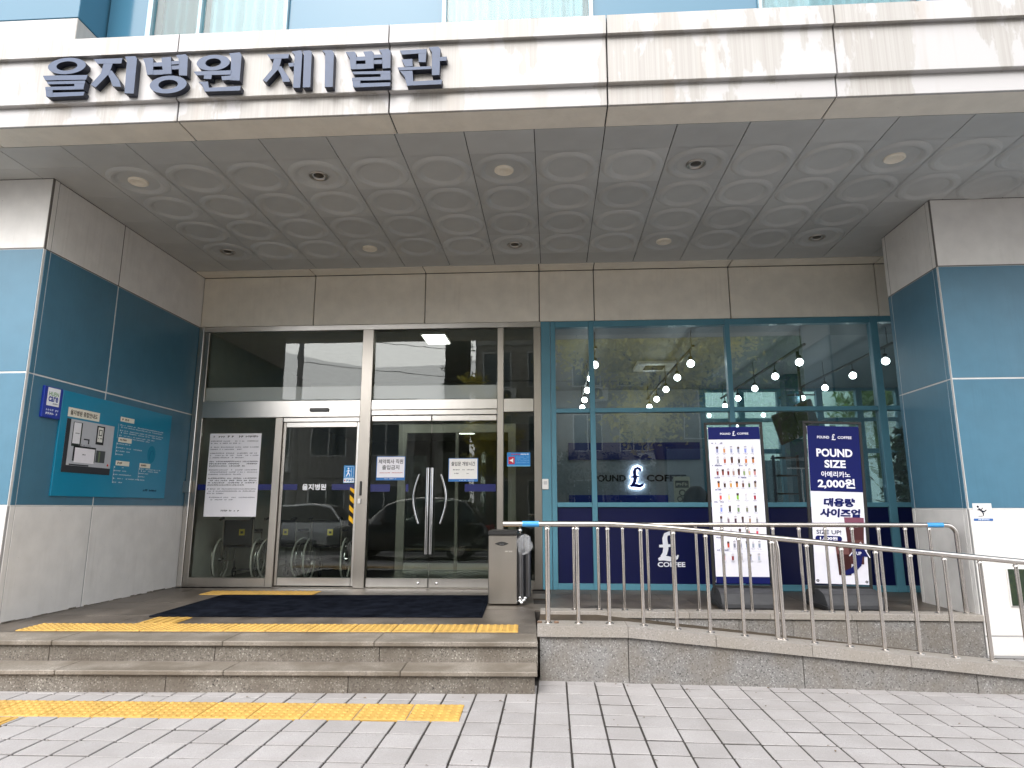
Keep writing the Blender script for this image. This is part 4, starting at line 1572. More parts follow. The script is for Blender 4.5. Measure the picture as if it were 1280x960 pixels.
for k in range(mm + 1):
    ph = math.pi * k / mm
    for i in range(n):
        tt = 2 * math.pi * i / n
        q = 1 + .10 * math.sin(3 * tt + k) + .07 * math.sin(5 * ph + 2 * tt) + rb.uniform(-.03, .03)
        v.append((-.325 + .095 * q * math.sin(ph) * math.cos(tt), 7.52 + .045 * q * math.sin(ph) * math.sin(tt), .975 + .10 * q * math.cos(ph)))
for k in range(mm):
    for i in range(n):
        j = (i + 1) % n
        f.append((k * n + i, (k + 1) * n + i, (k + 1) * n + j, k * n + j))
m_.add(v, f, 0, False)
m_.build('plastic_bag', bagm, bn)
p = Print((-.565, 7.50, .90), *FY)
p.scribble(.0, .11, .0, .016, ink('d8d4cc'), 1, .15)
p.build('maker_print', bn)

# ================================================================ lobby behind the doors
mb = MB()
mb.box(-5.28, -5.13, 9.07, 17, .2, 4.1)
tag(mb.build('lobby_side_wall', LOBW), kind='structure')
mb = MB()
mb.box(-.13, -.02, 9.25, 17, .2, 4.1)
tag(mb.build('lobby_partition', LOBW), kind='structure')
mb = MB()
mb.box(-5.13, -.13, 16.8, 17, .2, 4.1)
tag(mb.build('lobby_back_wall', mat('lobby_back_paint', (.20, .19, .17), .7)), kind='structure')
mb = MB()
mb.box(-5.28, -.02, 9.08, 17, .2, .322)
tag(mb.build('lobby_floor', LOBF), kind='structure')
mb = MB()
mb.box(-5.28, -.02, 9.26, 17, 3.99, 4.1)
tag(mb.build('lobby_ceiling', mat('lobby_ceiling_paint', (.45, .45, .43), .8)), kind='structure')
LED = emit('led_panel', (1, .98, .94), 2.4)
mb = MB()
mb.box(-5.12, -.14, 13.4, 16.8, 3.09, 3.98)
tag(mb.build('lobby_bulkhead', mat('lobby_ceiling_paint', (.45, .45, .43), .8)), kind='structure')
for i, (x, yy, zc) in enumerate(((-1.78, 9.75, 3.99), (-1.95, 14.6, 3.09))):
    t = thing('ceiling_light', ('square lit panel light just inside above the double doors', 'lit panel light deep inside the lobby behind the double doors')[i], 'light', (x, yy, zc))
    MB().box(x - .2, x + .2, yy - .3, yy + .3, zc - .035, zc - .005).build('housing', mat('white_plastic', (.75, .74, .72), .4), t)
    MB().box(x - .17, x + .17, yy - .27, yy + .27, zc - .043, zc - .035).build('diffuser', LED, t)
ids = thing('inner_doors', 'dark second pair of glass doors seen inside the entrance', 'door', (-1.7, 11.6, .32))
for (a, c) in ((-2.75, -2.60), (-1.72, -1.66), (-.78, -.64)):
    bar(ids, 'stile', a, c, .323, 2.7, STEEL_D, 11.55, 11.63)
bar(ids, 'head_rail', -2.75, -.64, 2.70, 2.86, STEEL_D, 11.55, 11.63)
for (a, c) in ((-2.60, -1.72), (-1.66, -.78)):
    bar(ids, 'bottom_rail', a, c, .323, .44, STEEL, 11.56, 11.62)
    pane(ids, a, c, .44, 2.70, GLASS, 11.59)

# ---------------------------------------------------------------- wheelchairs parked inside the glass
def wheelchair(label, loc, rz):
    t = thing('wheelchair', label, 'wheelchair', loc, rz, 'wheelchairs parked behind the glass')
    ORG[t.name] = Vector((0, 0, 0))
    FB = mat('black_vinyl', (.008, .008, .010), .5)
    for s in (-1, 1):
        w = MB()
        ring = [(s * .27, .30 * math.cos(a), .31 + .30 * math.sin(a)) for a in [2 * math.pi * i / 28 for i in range(29)]]
        w.tube(ring, .014, 8, 0, False)
        hub = MB()
        ring2 = [(s * .31, .265 * math.cos(a), .31 + .265 * math.sin(a)) for a in [2 * math.pi * i / 28 for i in range(29)]]
        wo = w.build('rear_wheel', mat('grey_tyre', (.55, .53, .50), .7), t)
        hub.tube(ring2, .008, 6, 0, False)
        hub.build('push_rim', CHROME, wo)
        sp = MB()
        for i in range(12):
            a = 2 * math.pi * i / 12
            sp.tube([(s * .27, .02 * math.cos(a), .31 + .02 * math.sin(a)), (s * .27, .29 * math.cos(a), .31 + .29 * math.sin(a))], .0025, 4)
        sp.tube([(s * .24, 0, .31), (s * .30, 0, .31)], .028, 10)
        sp.build('spokes', CHROME, wo)
        c = MB()
        ring3 = [(s * .22, .42 + .07 * math.cos(a), .085 + .07 * math.sin(a)) for a in [2 * math.pi * i / 16 for i in range(17)]]
        c.tube(ring3, .013, 8, 0, False)
        c.tube([(s * .22, .42, .085), (s * .22, .40, .25)], .012, 8)
        c.build('caster', RUBBER, t)
        fr = MB()
        fr.tube([(s * .22, -.22, .90), (s * .22, -.15, .91), (s * .22, -.13, .86), (s * .22, -.12, .48), (s * .22, -.10, .30), (s * .22, .42, .27), (s * .22, .48, .10)], .012, 8)
        fr.tube([(s * .22, -.12, .50), (s * .22, .38, .50), (s * .22, .40, .27)], .012, 8)
        fr.tube([(s * .22, -.12, .70), (s * .22, .25, .70), (s * .22, .27, .50)], .011, 8)
        fr.build('side_frame', STEEL_D, t)
        g = MB()
        g.tube([(s * .22, -.27, .89), (s * .22, -.15, .91)], .019, 10)
        g.build('push_grip', RUBBER, t)
        MB().box(s * .22 - .025, s * .22 + .025, -.05, .22, .712, .745, ch=.008).build('armrest', FB, t)
        MB().box(s * .12 - .07, s * .12 + .07, .46, .62, .10, .12, ch=.004).build('footplate', RUBBER, t)
    MB().box(-.205, .205, -.11, .36, .485, .525, ch=.012).build('seat', FB, t)
    MB().box(-.205, .205, -.145, -.115, .52, .88, ch=.01).build('backrest', FB, t)
    tagp = MB().box(.02, .10, -.152, -.1455, .66, .75)
    to = tagp.build('yellow_tag', mat('yellow_tag_vinyl', (.75, .60, .05), .5), t)
    MB().box(.04, .08, -.154, -.1525, .685, .72).build('tag_print', BLACK, to)
    return t


w0 = wheelchair('black folding wheelchair nearest the left wall behind the sidelight', (-4.66, 9.75, .322), R(6))
dup(w0, (-4.02, 9.9, .322), R(-8), 'middle black wheelchair of the three, partly behind the sidelight post')
dup(w0, (-3.36, 9.85, .322), R(4), 'rightmost black wheelchair, seen behind the sliding door')

# ================================================================ cafe interior
CW = mat('cafe_wall_paint', (.36, .39, .42), .7)
mb = MB()
mb.box(-.02, 3.3, 14.6, 14.8, .2, 4.1)
tag(mb.build('cafe_back_wall', CW), kind='structure')
mb = MB()
mb.box(-.02, 8.6, 9.08, 14.8, .2, .322)
tag(mb.build('cafe_floor', mat('cafe_floor_tile', (.25, .25, .26), .35)), kind='structure')
mb = MB()
mb.box(-.02, 8.6, 9.26, 14.8, 3.99, 4.1)
tag(mb.build('cafe_ceiling', mat('cafe_ceiling_paint', (.23, .26, .29), .6)), kind='structure')

# glazed right part of the back wall and side wall
bw = thing('rear_glazing', 'teal framed rear windows of the cafe with daylight behind them', 'glazing', (5.5, 14.7, .32))
for x in (3.3, 4.15, 5.0, 5.85, 6.7, 7.55, 8.4):
    bar(bw, 'mullion', x, x + .13, .322, 3.99, TEAL, 14.62, 14.75)
for i, x in enumerate((3.43, 4.28, 5.13, 5.98, 6.83, 7.68)):
    for (z0, z1) in ((.322, .42), (2.55, 2.65), (3.25, 3.33), (3.93, 3.99)):
        bar(bw, 'rail', x + .001, x + .719, z0, z1, TEAL, 14.63, 14.74)
    pane(bw, x + .001, x + .719, .42, 2.55, GLASS_C, 14.68)
    pane(bw, x + .001, x + .719, 2.65, 3.25, GLASS_C, 14.68)
    pane(bw, x + .001, x + .719, 3.33, 3.93, GLASS_C, 14.68)
sw = thing('side_glazing', 'teal framed side windows of the cafe behind the pillar', 'glazing', (8.5, 11.5, .32))
for y in (9.1, 10.4, 11.8, 13.2, 14.5):
    MB().box(8.42, 8.54, y, y + .12, .322, 3.99, ch=.004).build('mullion', TEAL, sw)
for y0, y1 in ((9.22, 10.4), (10.52, 11.8), (11.92, 13.2), (13.32, 14.5)):
    for (z0, z1) in ((.322, .42), (2.67, 2.73), (3.93, 3.99)):
        MB().box(8.43, 8.53, y0 + .001, y1 - .001, z0, z1).build('rail', TEAL, sw)
    MB().box(8.475, 8.485, y0 + .001, y1 - .001, .42, 2.67).build('pane', GLASS_C, sw)
    MB().box(8.475, 8.485, y0 + .001, y1 - .001, 2.73, 3.93).build('pane', GLASS_C, sw)
# cross beams and posts inside, seen through the right panes
cb = thing('interior_column', 'dark teal square column inside the cafe behind the banner', 'column', (4.75, 13.2, .32))
MB().box(4.62, 4.92, 13.0, 13.3, .322, 3.99, ch=.006).build('shaft', mat('dark_teal_paint', rgb('23515f'), .5), cb)
MB().box(4.60, 4.94, 12.98, 13.32, .322, .42, ch=.004).build('skirting', BLACK, cb)

# blue bands, backlit pound sign and name on the back wall
BB = mat('royal_blue_panel', rgb('101a70'), .3)
sgn = thing('cafe_wall_sign', 'dark letters and backlit pound sign on the cafe back wall', 'sign', (1.8, 14.6, 2.0))
MB().box(.36, 3.24, 14.55, 14.6, 2.42, 2.80, ch=.004).build('blue_band', BB, sgn)
MB().box(.36, 2.50, 14.55, 14.6, 1.40, 1.655, ch=.004).build('blue_band', mat('bright_blue_panel', rgb('1c36a4'), .3), sgn)
p = Print((1.83, 14.6, 2.04), *FY, lift=.012)
LT = ink('15161c')
p.text('POUND', -.58, -.02, .72, .150, LT, 1, .035)
p.text('COFFEE', .66, -.02, .86, .150, LT, 1, .035)
p.build('name_letters', sgn)
p = Print((1.83, 14.55, 2.04), *FY, lift=.004)
HALO = emit('backlit_white', (.80, .86, 1.0), 2.2)
p.pound(-.19, -.235, .47, HALO, 0, 1.9)
p.build('backlit_halo', sgn)
p = Print((1.83, 14.535, 2.04), *FY, lift=.004)
p.pound(-.17, -.215, .43, ink('16249a'), 0, 1.25)
p.build('pound_symbol', sgn)
ct = thing('cafe_counter', 'long white service counter under the cafe wall sign', 'counter', (1.6, 13.4, .32))
MB().box(.4, 3.1, 13.2, 13.8, .322, 1.30, ch=.01).build('counter_body', CW, ct)
MB().box(.36, 3.14, 13.16, 13.84, 1.301, 1.345, ch=.006).build('counter_top', mat('white_stone', (.7, .7, .7), .3), ct)
lb = thing('counter_card', 'small white card with dark lettering on the cafe counter', 'card', (1.9, 13.2, 1.345))
MB().box(1.68, 2.10, 13.22, 13.235, 1.346, 1.46).build('sheet', PAPER, lb)
p = Print((1.89, 13.22, 1.40), *FY)
p.scribble(-.17, .17, .0, .045, ink('1c1c22'), 1, .1)
p.build('print', lb)
es = thing('poster_board', 'cream poster with dark drawings standing at the cafe counter', 'poster', (2.55, 13.1, 1.345))
MB().box(2.40, 2.72, 13.25, 13.27, 1.346, 1.99, ch=.002).build('board', ink('cfcab4'), es)
p = Print((2.56, 13.25, 1.67), *FY)
p.rect(-.13, .13, .10, .24, ink('4a463c'), 0)
p.scribble(-.11, .11, .17, .07, ink('d8d2ba'), 1, .1)
for (x, y, r) in ((.0, .0, .07), (-.05, -.12, .06), (.06, -.17, .05)):
    p.disc(x, y, r, ink('5a564a'), 0.3)
    p.disc(x, y, r * .6, ink('cfcab4'), 1)
p.scribble(-.1, .1, -.26, .03, ink('5a564a'), 1, .2)
p.build('print', es)
CH = mat('charcoal_shell', (.035, .032, .03), .6)
for i, (x, y) in enumerate(((2.38, 11.2), (2.68, 10.9))):
    ch = thing('bar_chair', ('round-backed charcoal bar chair left of its twin inside the cafe', 'round-backed charcoal bar chair nearer the menu banner inside the cafe')[i], 'chair', (x, y, .322), 0, 'cafe bar chairs')
    m_ = MB()
    v, f = [], []
    n = 14
    for k in range(9):
        zz = 1.05 + .68 * k / 8
        hw = .24 * math.sqrt(max(0.02, 1 - (max(0, k - 3) / 5.3) ** 2.4))
        for q in range(n + 1):
            u = -1 + 2 * q / n
            v.append((x + hw * u, y - .18 + .14 * u * u, zz))
    for k in range(8):
        for q in range(n):
            f.append((k * (n + 1) + q, k * (n + 1) + q + 1, (k + 1) * (n + 1) + q + 1, (k + 1) * (n + 1) + q))
    m_.add(v, f, 0, True)
    bo = m_.build('backrest', CH, ch)
    bo.modifiers.new('solid', 'SOLIDIFY').thickness = .03
    m_ = MB()
    m_.lathe([(.0, 1.0), (.22, 1.0), (.24, 1.03), (.22, 1.07), (.0, 1.07)], x, y, 20)
    m_.build('seat', CH, ch)
    for sx in (-1, 1):
        for sy in (-1, 1):
            MB().tube([(x + sx * .13, y + sy * .13, 1.0), (x + sx * .2, y + sy * .2, .323)], .014, 8).build('leg', BLACK, ch)

# track lights with globe bulbs
BULB = emit('globe_bulb', (1, .98, .96), 8.0)
TX = [(.66, 'left'), (2.09, 'second'), (3.68, 'third'), (4.92, 'right')]
TY = [9.7, 10.77, 11.88, 12.97, 13.96]
for i, (x, nm) in enumerate(TX):
    t = thing('track_light', ('row of globe bulbs on a black track nearest the cafe left mullion', 'row of globe bulbs on a black track above the cafe wall sign',
              'row of globe bulbs on a black track behind the menu banner', 'row of globe bulbs on a black track nearest the right pillar')[i], 'track light', (x, 11.8, 3.99), 0, 'cafe track lights')
    MB().box(x - .018, x + .018, 9.45, 14.25, 3.70, 3.735, ch=.004).build('track', BLACK, t)
    for y in (9.6, 11.9, 14.1):
        MB().tube([(x, y, 3.735), (x, y, 3.99)], .006, 6).build('hanger', BLACK, t)
    for y in TY:
        m_ = MB()
        m_.tube([(x, y, 3.70), (x, y, 3.60)], .008, 6)
        m_.lathe([(.0, .05), (.03, .05), (.034, .0), (.0, .0)], x, y, 12, z0=3.56)
        ho = m_.build('lamp_holder', BLACK, t)
        m_ = MB()
        m_.ball((x, y, 3.505), .054, n=14, m=10)
        m_.build('bulb', BULB, ho)
ac = thing('ceiling_cassette', 'white square ceiling air conditioner inside the cafe', 'air conditioner', (2.0, 11.2, 3.99))
MB().box(1.55, 2.25, 11.6, 12.3, 3.93, 3.988, ch=.01).build('cover', mat('white_plastic', (.75, .74, .72), .4), ac)
MB().box(1.72, 2.08, 11.77, 12.13, 3.922, 3.931, ch=.003).build('intake_grille', RUBBER, ac)

# hanging pair of screens, backs to the window
hs_ = thing('hanging_screens', 'pair of dark menu screens hung tilted from the cafe ceiling', 'screen', (4.1, 11.0, 3.0))
Mh = Matrix.Translation((4.04, 11.0, 2.78)) @ Matrix.Rotation(R(-24), 4, 'Y') @ Matrix.Rotation(R(24), 4, 'X')
for k, x in enumerate((-.36, .0)):
    m_ = MB()
    m_.box(x, x + .345, -.03, .03, -.27, .27, ch=.006)
    m_.xf(Mh)
    m_.build('screen', mat('screen_back', (.10, .092, .065), .5, vary=.1), hs_)
m_ = MB()
m_.tube([(4.17, 11.06, 3.02), (4.17, 11.06, 3.99)], .022, 10)
m_.tube([(4.17, 11.06, 3.04), (4.05, 11.05, 2.8)], .02, 8)
m_.tube([(3.95, 11.06, 3.24), (4.40, 11.06, 3.24)], .012, 8)
m_.build('ceiling_pole', BLACK, hs_)
# shelf ladder, counter machine, plant
ld = thing('shelf_ladder', 'black open shelf frame behind the size banner', 'shelf', (3.95, 11.3, .32))
for x in (3.72, 4.12):
    MB().box(x - .02, x + .02, 11.28, 11.32, .322, 2.25, ch=.003).build('upright', BLACK, ld)
for z in (.8, 1.2, 1.6, 1.9, 2.2):
    MB().box(3.741, 4.099, 11.25, 11.5, z, z + .025, ch=.003).build('shelf', BLACK, ld)
mc = thing('cup_cabinet', 'pale green service cabinet with stacked cups beside the shelf', 'cabinet', (3.2, 12.0, .32))
MB().box(2.98, 3.62, 11.9, 12.4, .322, 1.92, ch=.01).build('cabinet_body', mat('pale_green_laminate', (.34, .40, .36), .5), mc)
for k in range(5):
    m_ = MB()
    m_.lathe([(.0, 0), (.04, 0), (.055, .16), (.0, .16)], 3.06 + k * .12, 12.1, 12, z0=1.921)
    m_.build('cup_stack', mat('white_plastic', (.75, .74, .72), .4), mc)
kd = thing('payment_kiosk', 'blue lit payment terminal standing behind the menu banner', 'kiosk', (3.15, 11.5, .32))
MB().box(2.93, 3.22, 11.42, 11.5, .322, 1.72, ch=.01).build('body', mat('kiosk_blue', (.04, .07, .16), .4), kd)
MB().box(3.03, 3.17, 11.412, 11.42, 1.62, 1.69).build('screen', emit('kiosk_screen', (.5, .6, 1.0), 2.0), kd)
LEAF = mat('leaf_green', (.035, .075, .03), .6, vary=.4, scale=9)


def leaf_cloud(m_, c, r, n, size, rnd, squash=1., mi=0):
    for _ in range(n):
        q = Vector((rnd.gauss(0, .46), rnd.gauss(0, .46), rnd.gauss(0, .46)))
        pos = Vector((c[0] + q.x * r, c[1] + q.y * r, c[2] + q.z * r * squash))
        a = Vector((rnd.gauss(0, 1), rnd.gauss(0, 1), rnd.gauss(0, 1))).normalized()
        bb = a.cross(Vector((rnd.gauss(0, 1), rnd.gauss(0, 1), rnd.gauss(0, 1)))).normalized()
        s = size * rnd.uniform(.6, 1.3)
        m_.add([pos - a * s, pos + bb * s * .45, pos + a * s, pos - bb * s * .45], [(0, 1, 2, 3)], mi)


rl = random.Random(21)
pl = thing('potted_conifer', 'dark green potted conifer beyond the cafe glass beside the pillar', 'plant', (5.55, 10.6, .32))
m_ = MB()
m_.lathe([(.0, .0), (.17, .0), (.22, .45), (.20, .45), (.18, .40), (.0, .40)], 5.55, 10.6, 18, z0=.322)
m_.build('pot', mat('dark_pot', (.03, .03, .03), .5), pl)
MB().tube([(5.55, 10.6, .7), (5.54, 10.6, 2.5)], .03, 8, rs=[.035, .012]).build('trunk', mat('bark', (.07, .05, .035), .9, vary=.3, scale=20), pl)
m_ = MB()
for k in range(12):
    z = 1.2 + k * .125
    leaf_cloud(m_, (5.55, 10.6, z), .52 * (1 - k / 13) + .05, 150, .06, rl, .28)
m_.build('crown', LEAF, pl)

# ================================================================ beyond the cafe, and across the street (what the glass reflects)
nb = thing('rear_building', 'pale green tiled wall of the building behind the cafe', 'building', (7, 19, 0))
MB().box(2.5, 16, 19, 20, -.16, 5.5).build('wall', mat('pale_green_tile', (.56, .66, .61), .6, vary=.06, scale=3), nb)
for k in range(6):
    MB().box(3.2 + k * 2.1, 4.5 + k * 2.1, 18.96, 19.0, 1.3, 2.7, ch=.01).build('window', mat('far_window_glass', (.05, .07, .08), .1), nb)

BARK = mat('bark', (.07, .05, .035), .9, vary=.3, scale=20)


def tree(name, label, loc, h, r, leafm, n, seed, squash=1., trunk=.16):
    rnd = random.Random(seed)
    t = thing(name, label, 'tree', loc)
    x, y, z = loc
    m_ = MB()
    m_.tube([(x, y, z - .1), (x + .05, y, z + h * .3), (x - .06, y + .05, z + h * .6), (x, y, z + h * .92)], .1, 10, rs=[trunk * 1.25, trunk, trunk * .7, trunk * .15])
    lobes = []
    for k in range(11):
        a = rnd.uniform(0, 6.28)
        zz = z + h * rnd.uniform(.42, .92)
        rr = r * rnd.uniform(.35, .85) * (1 - .45 * abs((zz - z) / h - .6))
        e = (x + rr * math.cos(a), y + rr * math.sin(a), zz)
        m_.tube([(x, y, zz - h * .16), ((x + e[0]) / 2, (y + e[1]) / 2, zz - h * .05), e], .03, 6, rs=[trunk * .35, trunk * .2, .012])
        lobes.append(e)
    m_.build('trunk', BARK, t)
    c = MB()
    for e in lobes:
        leaf_cloud(c, e, r * rnd.uniform(.32, .5), n // 11, .12, rnd, squash * .8)
    leaf_cloud(c, (x, y, z + h * .72), r * .6, n // 6, .12, rnd, squash)
    c.build('crown', leafm, t)
    return t




def leafmat(name, col, back):
    m = mat(name, col, .6, vary=.4, scale=4)
    nt = m.node_tree
    out = nt.nodes['Material Output']
    pb = nt.nodes['Principled BSDF']
    tl = nt.nodes.new('ShaderNodeBsdfTranslucent')
    tl.inputs[0].default_value = (*back, 1)
    mx = nt.nodes.new('ShaderNodeMixShader')
    mx.inputs[0].default_value = .45
    nt.links.new(pb.outputs[0], mx.inputs[1])
    nt.links.new(tl.outputs[0], mx.inputs[2])
    nt.links.new(mx.outputs[0], out.inputs[0])
    return m


GINK = leafmat('yellow_green_leaf', (.46, .40, .09), (.80, .70, .14))
GREEN = leafmat('street_leaf_green', (.07, .11, .035), (.18, .28, .05))
tree('street_tree', 'yellow green street tree mirrored in the cafe windows', (4.3, -8.8, -.01), 10.6, 3.9, GINK, 14000, 3)
tree('street_tree', 'dark green street tree mirrored in the right cafe window', (9.2, -9.0, -.01), 9.5, 3.0, GREEN, 7000, 5)
tree('street_tree', 'small yellow green tree mirrored in the glass above the double doors', (-2.6, -8.9, -.01), 7.4, 1.3, GINK, 4000, 9)
tree('street_tree', 'tree beyond the rear windows of the cafe', (9.0, 17, -.16), 6.5, 1.8, GREEN, 4000, 13)

WINF = mat('far_window_glass', (.05, .07, .08), .1)
FRW = mat('window_frame_white', (.7, .7, .68), .5)


def house(label, x0, x1, y, h, wallm, floors, cols, ground, roofm, balc=False):
    """front faces +Y (towards the hospital)"""
    t = thing('street_building', label, 'building', ((x0 + x1) / 2, y, 0))
    MB().box(x0, x1, y - 8, y, -.16, h, ch=.02).build('wall', wallm, t)
    MB().box(x0 - .12, x1 + .12, y - 8.1, y + .18, h + .002, h + .35, ch=.03).build('roof_parapet', roofm, t)
    fh = (h - .4) / floors
    w = (x1 - x0) / cols
    for fl in range(floors):
        for c in range(cols):
            cx = x0 + (c + .5) * w
            z0 = fl * fh + (.95 if fl else ground)
            z1 = fl * fh + fh - .45
            ww = w * .32
            wo = MB().box(cx - ww, cx + ww, y - .02, y + .02, z0, z1).build('window', WINF, t)
            fr = MB()
            for a in (-ww, -.025, ww - .05):
                fr.box(cx + a, cx + a + .05, y + .0205, y + .05, z0, z1)
            fr.box(cx - ww, cx + ww, y + .021, y + .052, z0 - .05, z0)
            fr.box(cx - ww, cx + ww, y + .021, y + .052, z1, z1 + .05)
            fr.build('window_frame', FRW, wo)
            if fl and (c + fl) % 2 == 0:
                acm = MB().box(cx + ww * .2, cx + ww * .2 + .8, y + .08, y + .42, z0 - .75, z0 - .15, ch=.02)
                ao = acm.build('air_conditioner', FRW, t)
                MB().ring(cx + ww * .2 + .33, z0 - .45, .24, .24, .05, .05, y + .42, y + .425).build('fan_grille', RUBBER, ao)
        if fl:
            MB().box(x0, x1, y + .0, y + .06, fl * fh - .08, fl * fh + .08, ch=.01).build('floor_band', roofm, t)
    return t


house('low grey rendered house mirrored in the sliding door', -17, -6.3, -11.6, 6.0, mat('grey_render', (.30, .29, .28), .85, vary=.15, scale=3), 2, 4, .9, mat('roof_concrete', (.30, .29, .28), .8))
house('cream apartment block mirrored in the narrow door panes', -3.6, 4.8, -12.2, 12.5, mat('cream_render', (.30, .28, .25), .85, vary=.12, scale=3), 4, 4, .5, mat('roof_concrete', (.30, .29, .28), .8))
house('brown brick block mirrored behind the street trees', 5.6, 16.5, -12.0, 11.0, mat('brown_brick', (.10, .07, .055), .85, vary=.25, scale=14), 3, 5, .5, mat('roof_concrete', (.30, .29, .28), .8))
tw = thing('ivy_tower', 'dark ivy covered stair tower mirrored above the double doors', 'building', (-4.5, -12, 0))
MB().box(-5.05, -3.95, -13.2, -12.05, -.16, 13, ch=.02).build('wall', mat('dark_brick', (.045, .038, .033), .9, vary=.3, scale=12), tw)
c = MB()
ri = random.Random(31)
for k in range(60):
    leaf_cloud(c, (ri.uniform(-5.1, -3.9), -12.0, ri.uniform(.5, 12)), .32, 40, .07, ri)
c.build('ivy', mat('ivy_leaf', (.02, .035, .015), .6, vary=.3, scale=8), tw)
hd = thing('hedge', 'dark hedge along the far pavement mirrored in the door glass', 'hedge', (-6, -11.3, 0))
c = MB()
for k in range(90):
    leaf_cloud(c, (ri.uniform(-7.5, -1.5), -11.5 + ri.uniform(-.2, .3), ri.uniform(.2, 1.7)), .35, 40, .06, ri)
c.build('foliage', GREEN, hd)
hd = thing('hedge', 'tall dark shrubs added to darken the reflections in the lower cafe windows', 'hedge', (4, -11.4, 0))  # added shrub screen, out of view; darkens what the lower cafe panes reflect
c = MB()
for k in range(210):
    leaf_cloud(c, (ri.uniform(-.6, 9.5), -11.45 + ri.uniform(-.25, .35), ri.uniform(.2, 3.7)), .42, 42, .085, ri)
c.build('foliage', mat('ivy_leaf', (.02, .035, .015), .6, vary=.3, scale=8), hd)
st_ = MB()
for k in range(12):
    x = -.3 + k * .85
    st_.tube([(x, -11.5, -.02), (x + .1, -11.45, 1.5), (x - .05, -11.5, 3.2)], .03, 6, rs=[.05, .035, .012])
st_.build('stems', BARK, hd)['kind'] = 'stuff'

# utility pole with wires
up = thing('utility_pole', 'concrete utility pole with wires across the street', 'pole', (-10.8, -8.9, 0))
MB().tube([(-10.8, -8.9, -.2), (-10.8, -8.9, 9.2)], .14, 12, rs=[.17, .11]).build('shaft', mat('pole_concrete', (.32, .31, .30), .9), up)
MB().box(-11.5, -10.1, -8.95, -8.85, 8.6, 8.72, ch=.01).build('crossarm', STEEL_D, up)
for k, (dx, z) in enumerate(((-.6, 8.75), (0., 8.75), (.6, 8.75), (.0, 7.6))):
    pts = []
    for i in range(13):
        u = i / 12
        pts.append((-10.8 + dx + u * (22 - dx), -8.9 - 1.2 * u + dx * .2, z - 2.6 * u * (1 - u) + (1.6 * u if k < 2 else -.5 * u)))
    MB().tube(pts, .014, 5).build('wire', RUBBER, up)


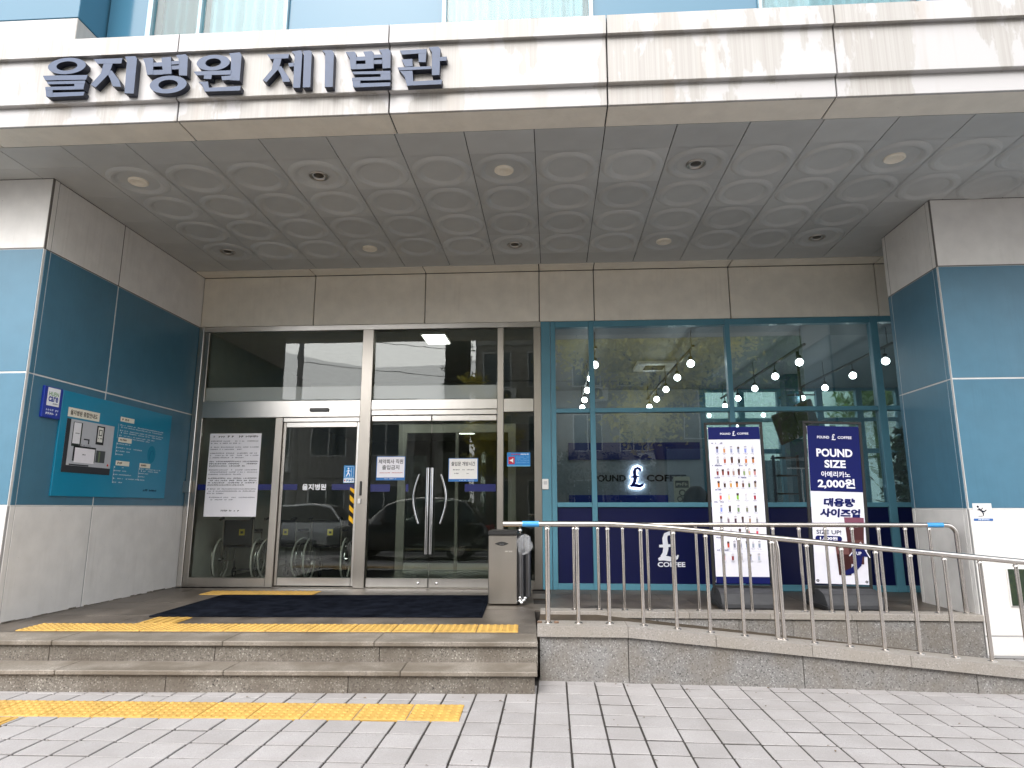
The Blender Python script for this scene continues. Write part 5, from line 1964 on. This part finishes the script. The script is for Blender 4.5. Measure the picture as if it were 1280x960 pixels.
def car(label, loc, rz, paint, suv=True):
    t = thing('parked_car', label, 'car', loc, rz)
    ORG[t.name] = Vector((0, 0, 0))
    H = 1.66 if suv else 1.46
    zb = .98 if suv else .90
    # stations along the length: x, z_low, z_belt, z_top, half width belt, half width top
    st = [(-2.22, .45, .62, .66, .70, .62), (-2.15, .30, .86, .92, .84, .70), (-1.95, .25, zb, zb + .10, .90, .74), (-1.55, .24, zb, H - .10, .92, .66), (-1.1, .24, zb, H - .01, .925, .64),
          (-.4, .24, zb - .01, H, .925, .64), (.30, .24, zb - .02, H - .06, .925, .63), (.62, .24, zb - .02, H - .20, .92, .66), (1.12, .24, zb - .03, zb + .04, .91, .76), (1.65, .25, zb - .08, zb - .02, .89, .70),
          (2.05, .30, zb - .16, zb - .10, .82, .62), (2.24, .36, .66, .68, .70, .55)]
    v, f = [], []
    for (x, zl, zm, zt, w, wt) in st:
        v += [(x, -w * .9, zl), (x, -w, zl + .16), (x, -w, zm - .06), (x, -w * .965, zm), (x, -wt, zt - .05), (x, -wt * .86, zt), (x, wt * .86, zt), (x, wt, zt - .05), (x, w * .965, zm), (x, w, zm - .06), (x, w, zl + .16), (x, w * .9, zl)]
    n = 12
    for k in range(len(st) - 1):
        for i in range(n):
            j = (i + 1) % n
            f.append((k * n + i, (k + 1) * n + i, (k + 1) * n + j, k * n + j))
    f.append(tuple(range(n)))
    f.append(tuple((len(st) - 1) * n + i for i in range(n))[::-1])
    m_ = MB()
    m_.add(v, f, 0, True)
    body = m_.build('body', paint, t)
    GLS = mat('car_glass', (.015, .018, .02), .05, coat=.5)
    for s in (-1, 1):
        for (a, c) in ((2, 4), (4, 5), (5, 7)):
            q = []
            for k in range(a, c + 1):
                x, zl, zm, zt, w, wt = st[k]
                top = zt - .07 if k not in (2,) else zm + .06
                q.append(((x, s * (w * .965 + .006), zm + .03), (x, s * (wt + .012 + (w * .965 - wt) * .08), top)))
            vv = [p for e in q for p in e]
            MB().add(vv, [(2 * i, 2 * i + 2, 2 * i + 3, 2 * i + 1) for i in range(len(q) - 1)]).build('side_window', GLS, t)
    for (a, c) in ((8, 7), (2, 3)):
        xa, _, zma, zta, wa, wta = st[a]
        xc, _, zmc, ztc, wc, wtc = st[c]
        d = .012 if a == 8 else -.012
        MB().add([(xa + d, -wta * .82, zta + .02), (xa + d, wta * .82, zta + .02), (xc + d, wtc * .82, ztc + .0), (xc + d, -wtc * .82, ztc + .0)], [(0, 1, 2, 3)]).build('windscreen', GLS, t)
    for x in (-1.38, 1.40):
        for s in (-1, 1):
            ty = MB()
            Mx = Matrix.Translation((x, s * .80, .33)) @ Matrix.Rotation(R(90), 4, 'X')
            ty.lathe([(.20, -.11), (.31, -.115), (.335, -.08), (.335, .08), (.31, .115), (.20, .11)], n=26)
            ty.xf(Mx)
            to = ty.build('wheel', RUBBER, t)
            rm = MB()
            rm.lathe([(.205, -.09), (.215, .09), (.20, .10), (.06, .085), (.0, .09)], n=20)
            for k in range(5):
                a = 6.2832 * k / 5
                rm.box(-.028, .028, .05, .2, .09, .112)
                rm.xf(Matrix.Rotation(a, 4, 'Z'), len(rm.v) - 8)
            rm.xf(Mx @ Matrix.Rotation(R(180) if s > 0 else 0, 4, 'X'))
            rm.build('rim', STEEL, to)
    for s in (-1, 1):
        MB().box(2.0, 2.17, s * .56 - .17, s * .56 + .17, .68, .80, ch=.03).build('headlight', CHROME, t)
        MB().box(-2.21, -2.08, s * .66 - .13, s * .66 + .13, .74, .92, ch=.03).build('tail_light', mat('tail_red', (.30, .01, .01), .2), t)
        MB().box(.55, .70, s * .98 - .09, s * .98 + .09, 1.0, 1.13, ch=.03).build('mirror', paint, t)
    MB().box(2.16, 2.26, -.42, .42, .42, .60, ch=.02).build('grille', BLACK, t)
    MB().box(2.262, 2.27, -.26, .26, .44, .55).build('number_plate', FRW, t)
    return t


car('white SUV parked along the street, mirrored in the sliding door', (-9.7, -6.6, -.13), R(180), mat('white_car_paint', (.70, .70, .70), .25, coat=.6, vary=.02))
car('black SUV parked before the entrance, mirrored in the door glass', (-3.9, -.5, .0), R(180), mat('black_car_paint', (.012, .012, .014), .2, coat=.6, vary=.02))
car('silver saloon parked across the street, mirrored in the right glass', (.6, -7.0, -.13), R(180), mat('silver_car_paint', (.32, .33, .34), .25, .6, coat=.6, vary=.02), False)


# ---------------------------------------------------------------- bits of litter on the paving
rl = random.Random(77)
lt = MB()
for _ in range(46):
    x, y = rl.uniform(-3.6, 3.2), rl.uniform(3.8, 5.2)
    if rl.random() < .45:
        y = rl.uniform(5.0, 5.22) if x < -.1 else rl.uniform(5.45, 5.63)
    a, s_ = rl.uniform(0, 6.28), rl.uniform(.006, .018)
    z = gz(x) + .004
    d = Vector((math.cos(a), math.sin(a), 0)) * s_
    n_ = Vector((-math.sin(a), math.cos(a), 0)) * s_ * rl.uniform(.3, .6)
    c_ = Vector((x, y, z))
    lt.add([c_ - d, c_ - n_ * .9 + Vector((0, 0, .004)), c_ + d + Vector((0, 0, .003)), c_ + n_ + Vector((0, 0, .005))], [(0, 1, 2, 3)])
tag(lt.build('fallen_leaf_bits', mat('dry_leaf', (.10, .065, .035), .9, vary=.5, scale=30)), 'tiny dry leaf scraps scattered over the paving', 'litter', None, 'stuff')
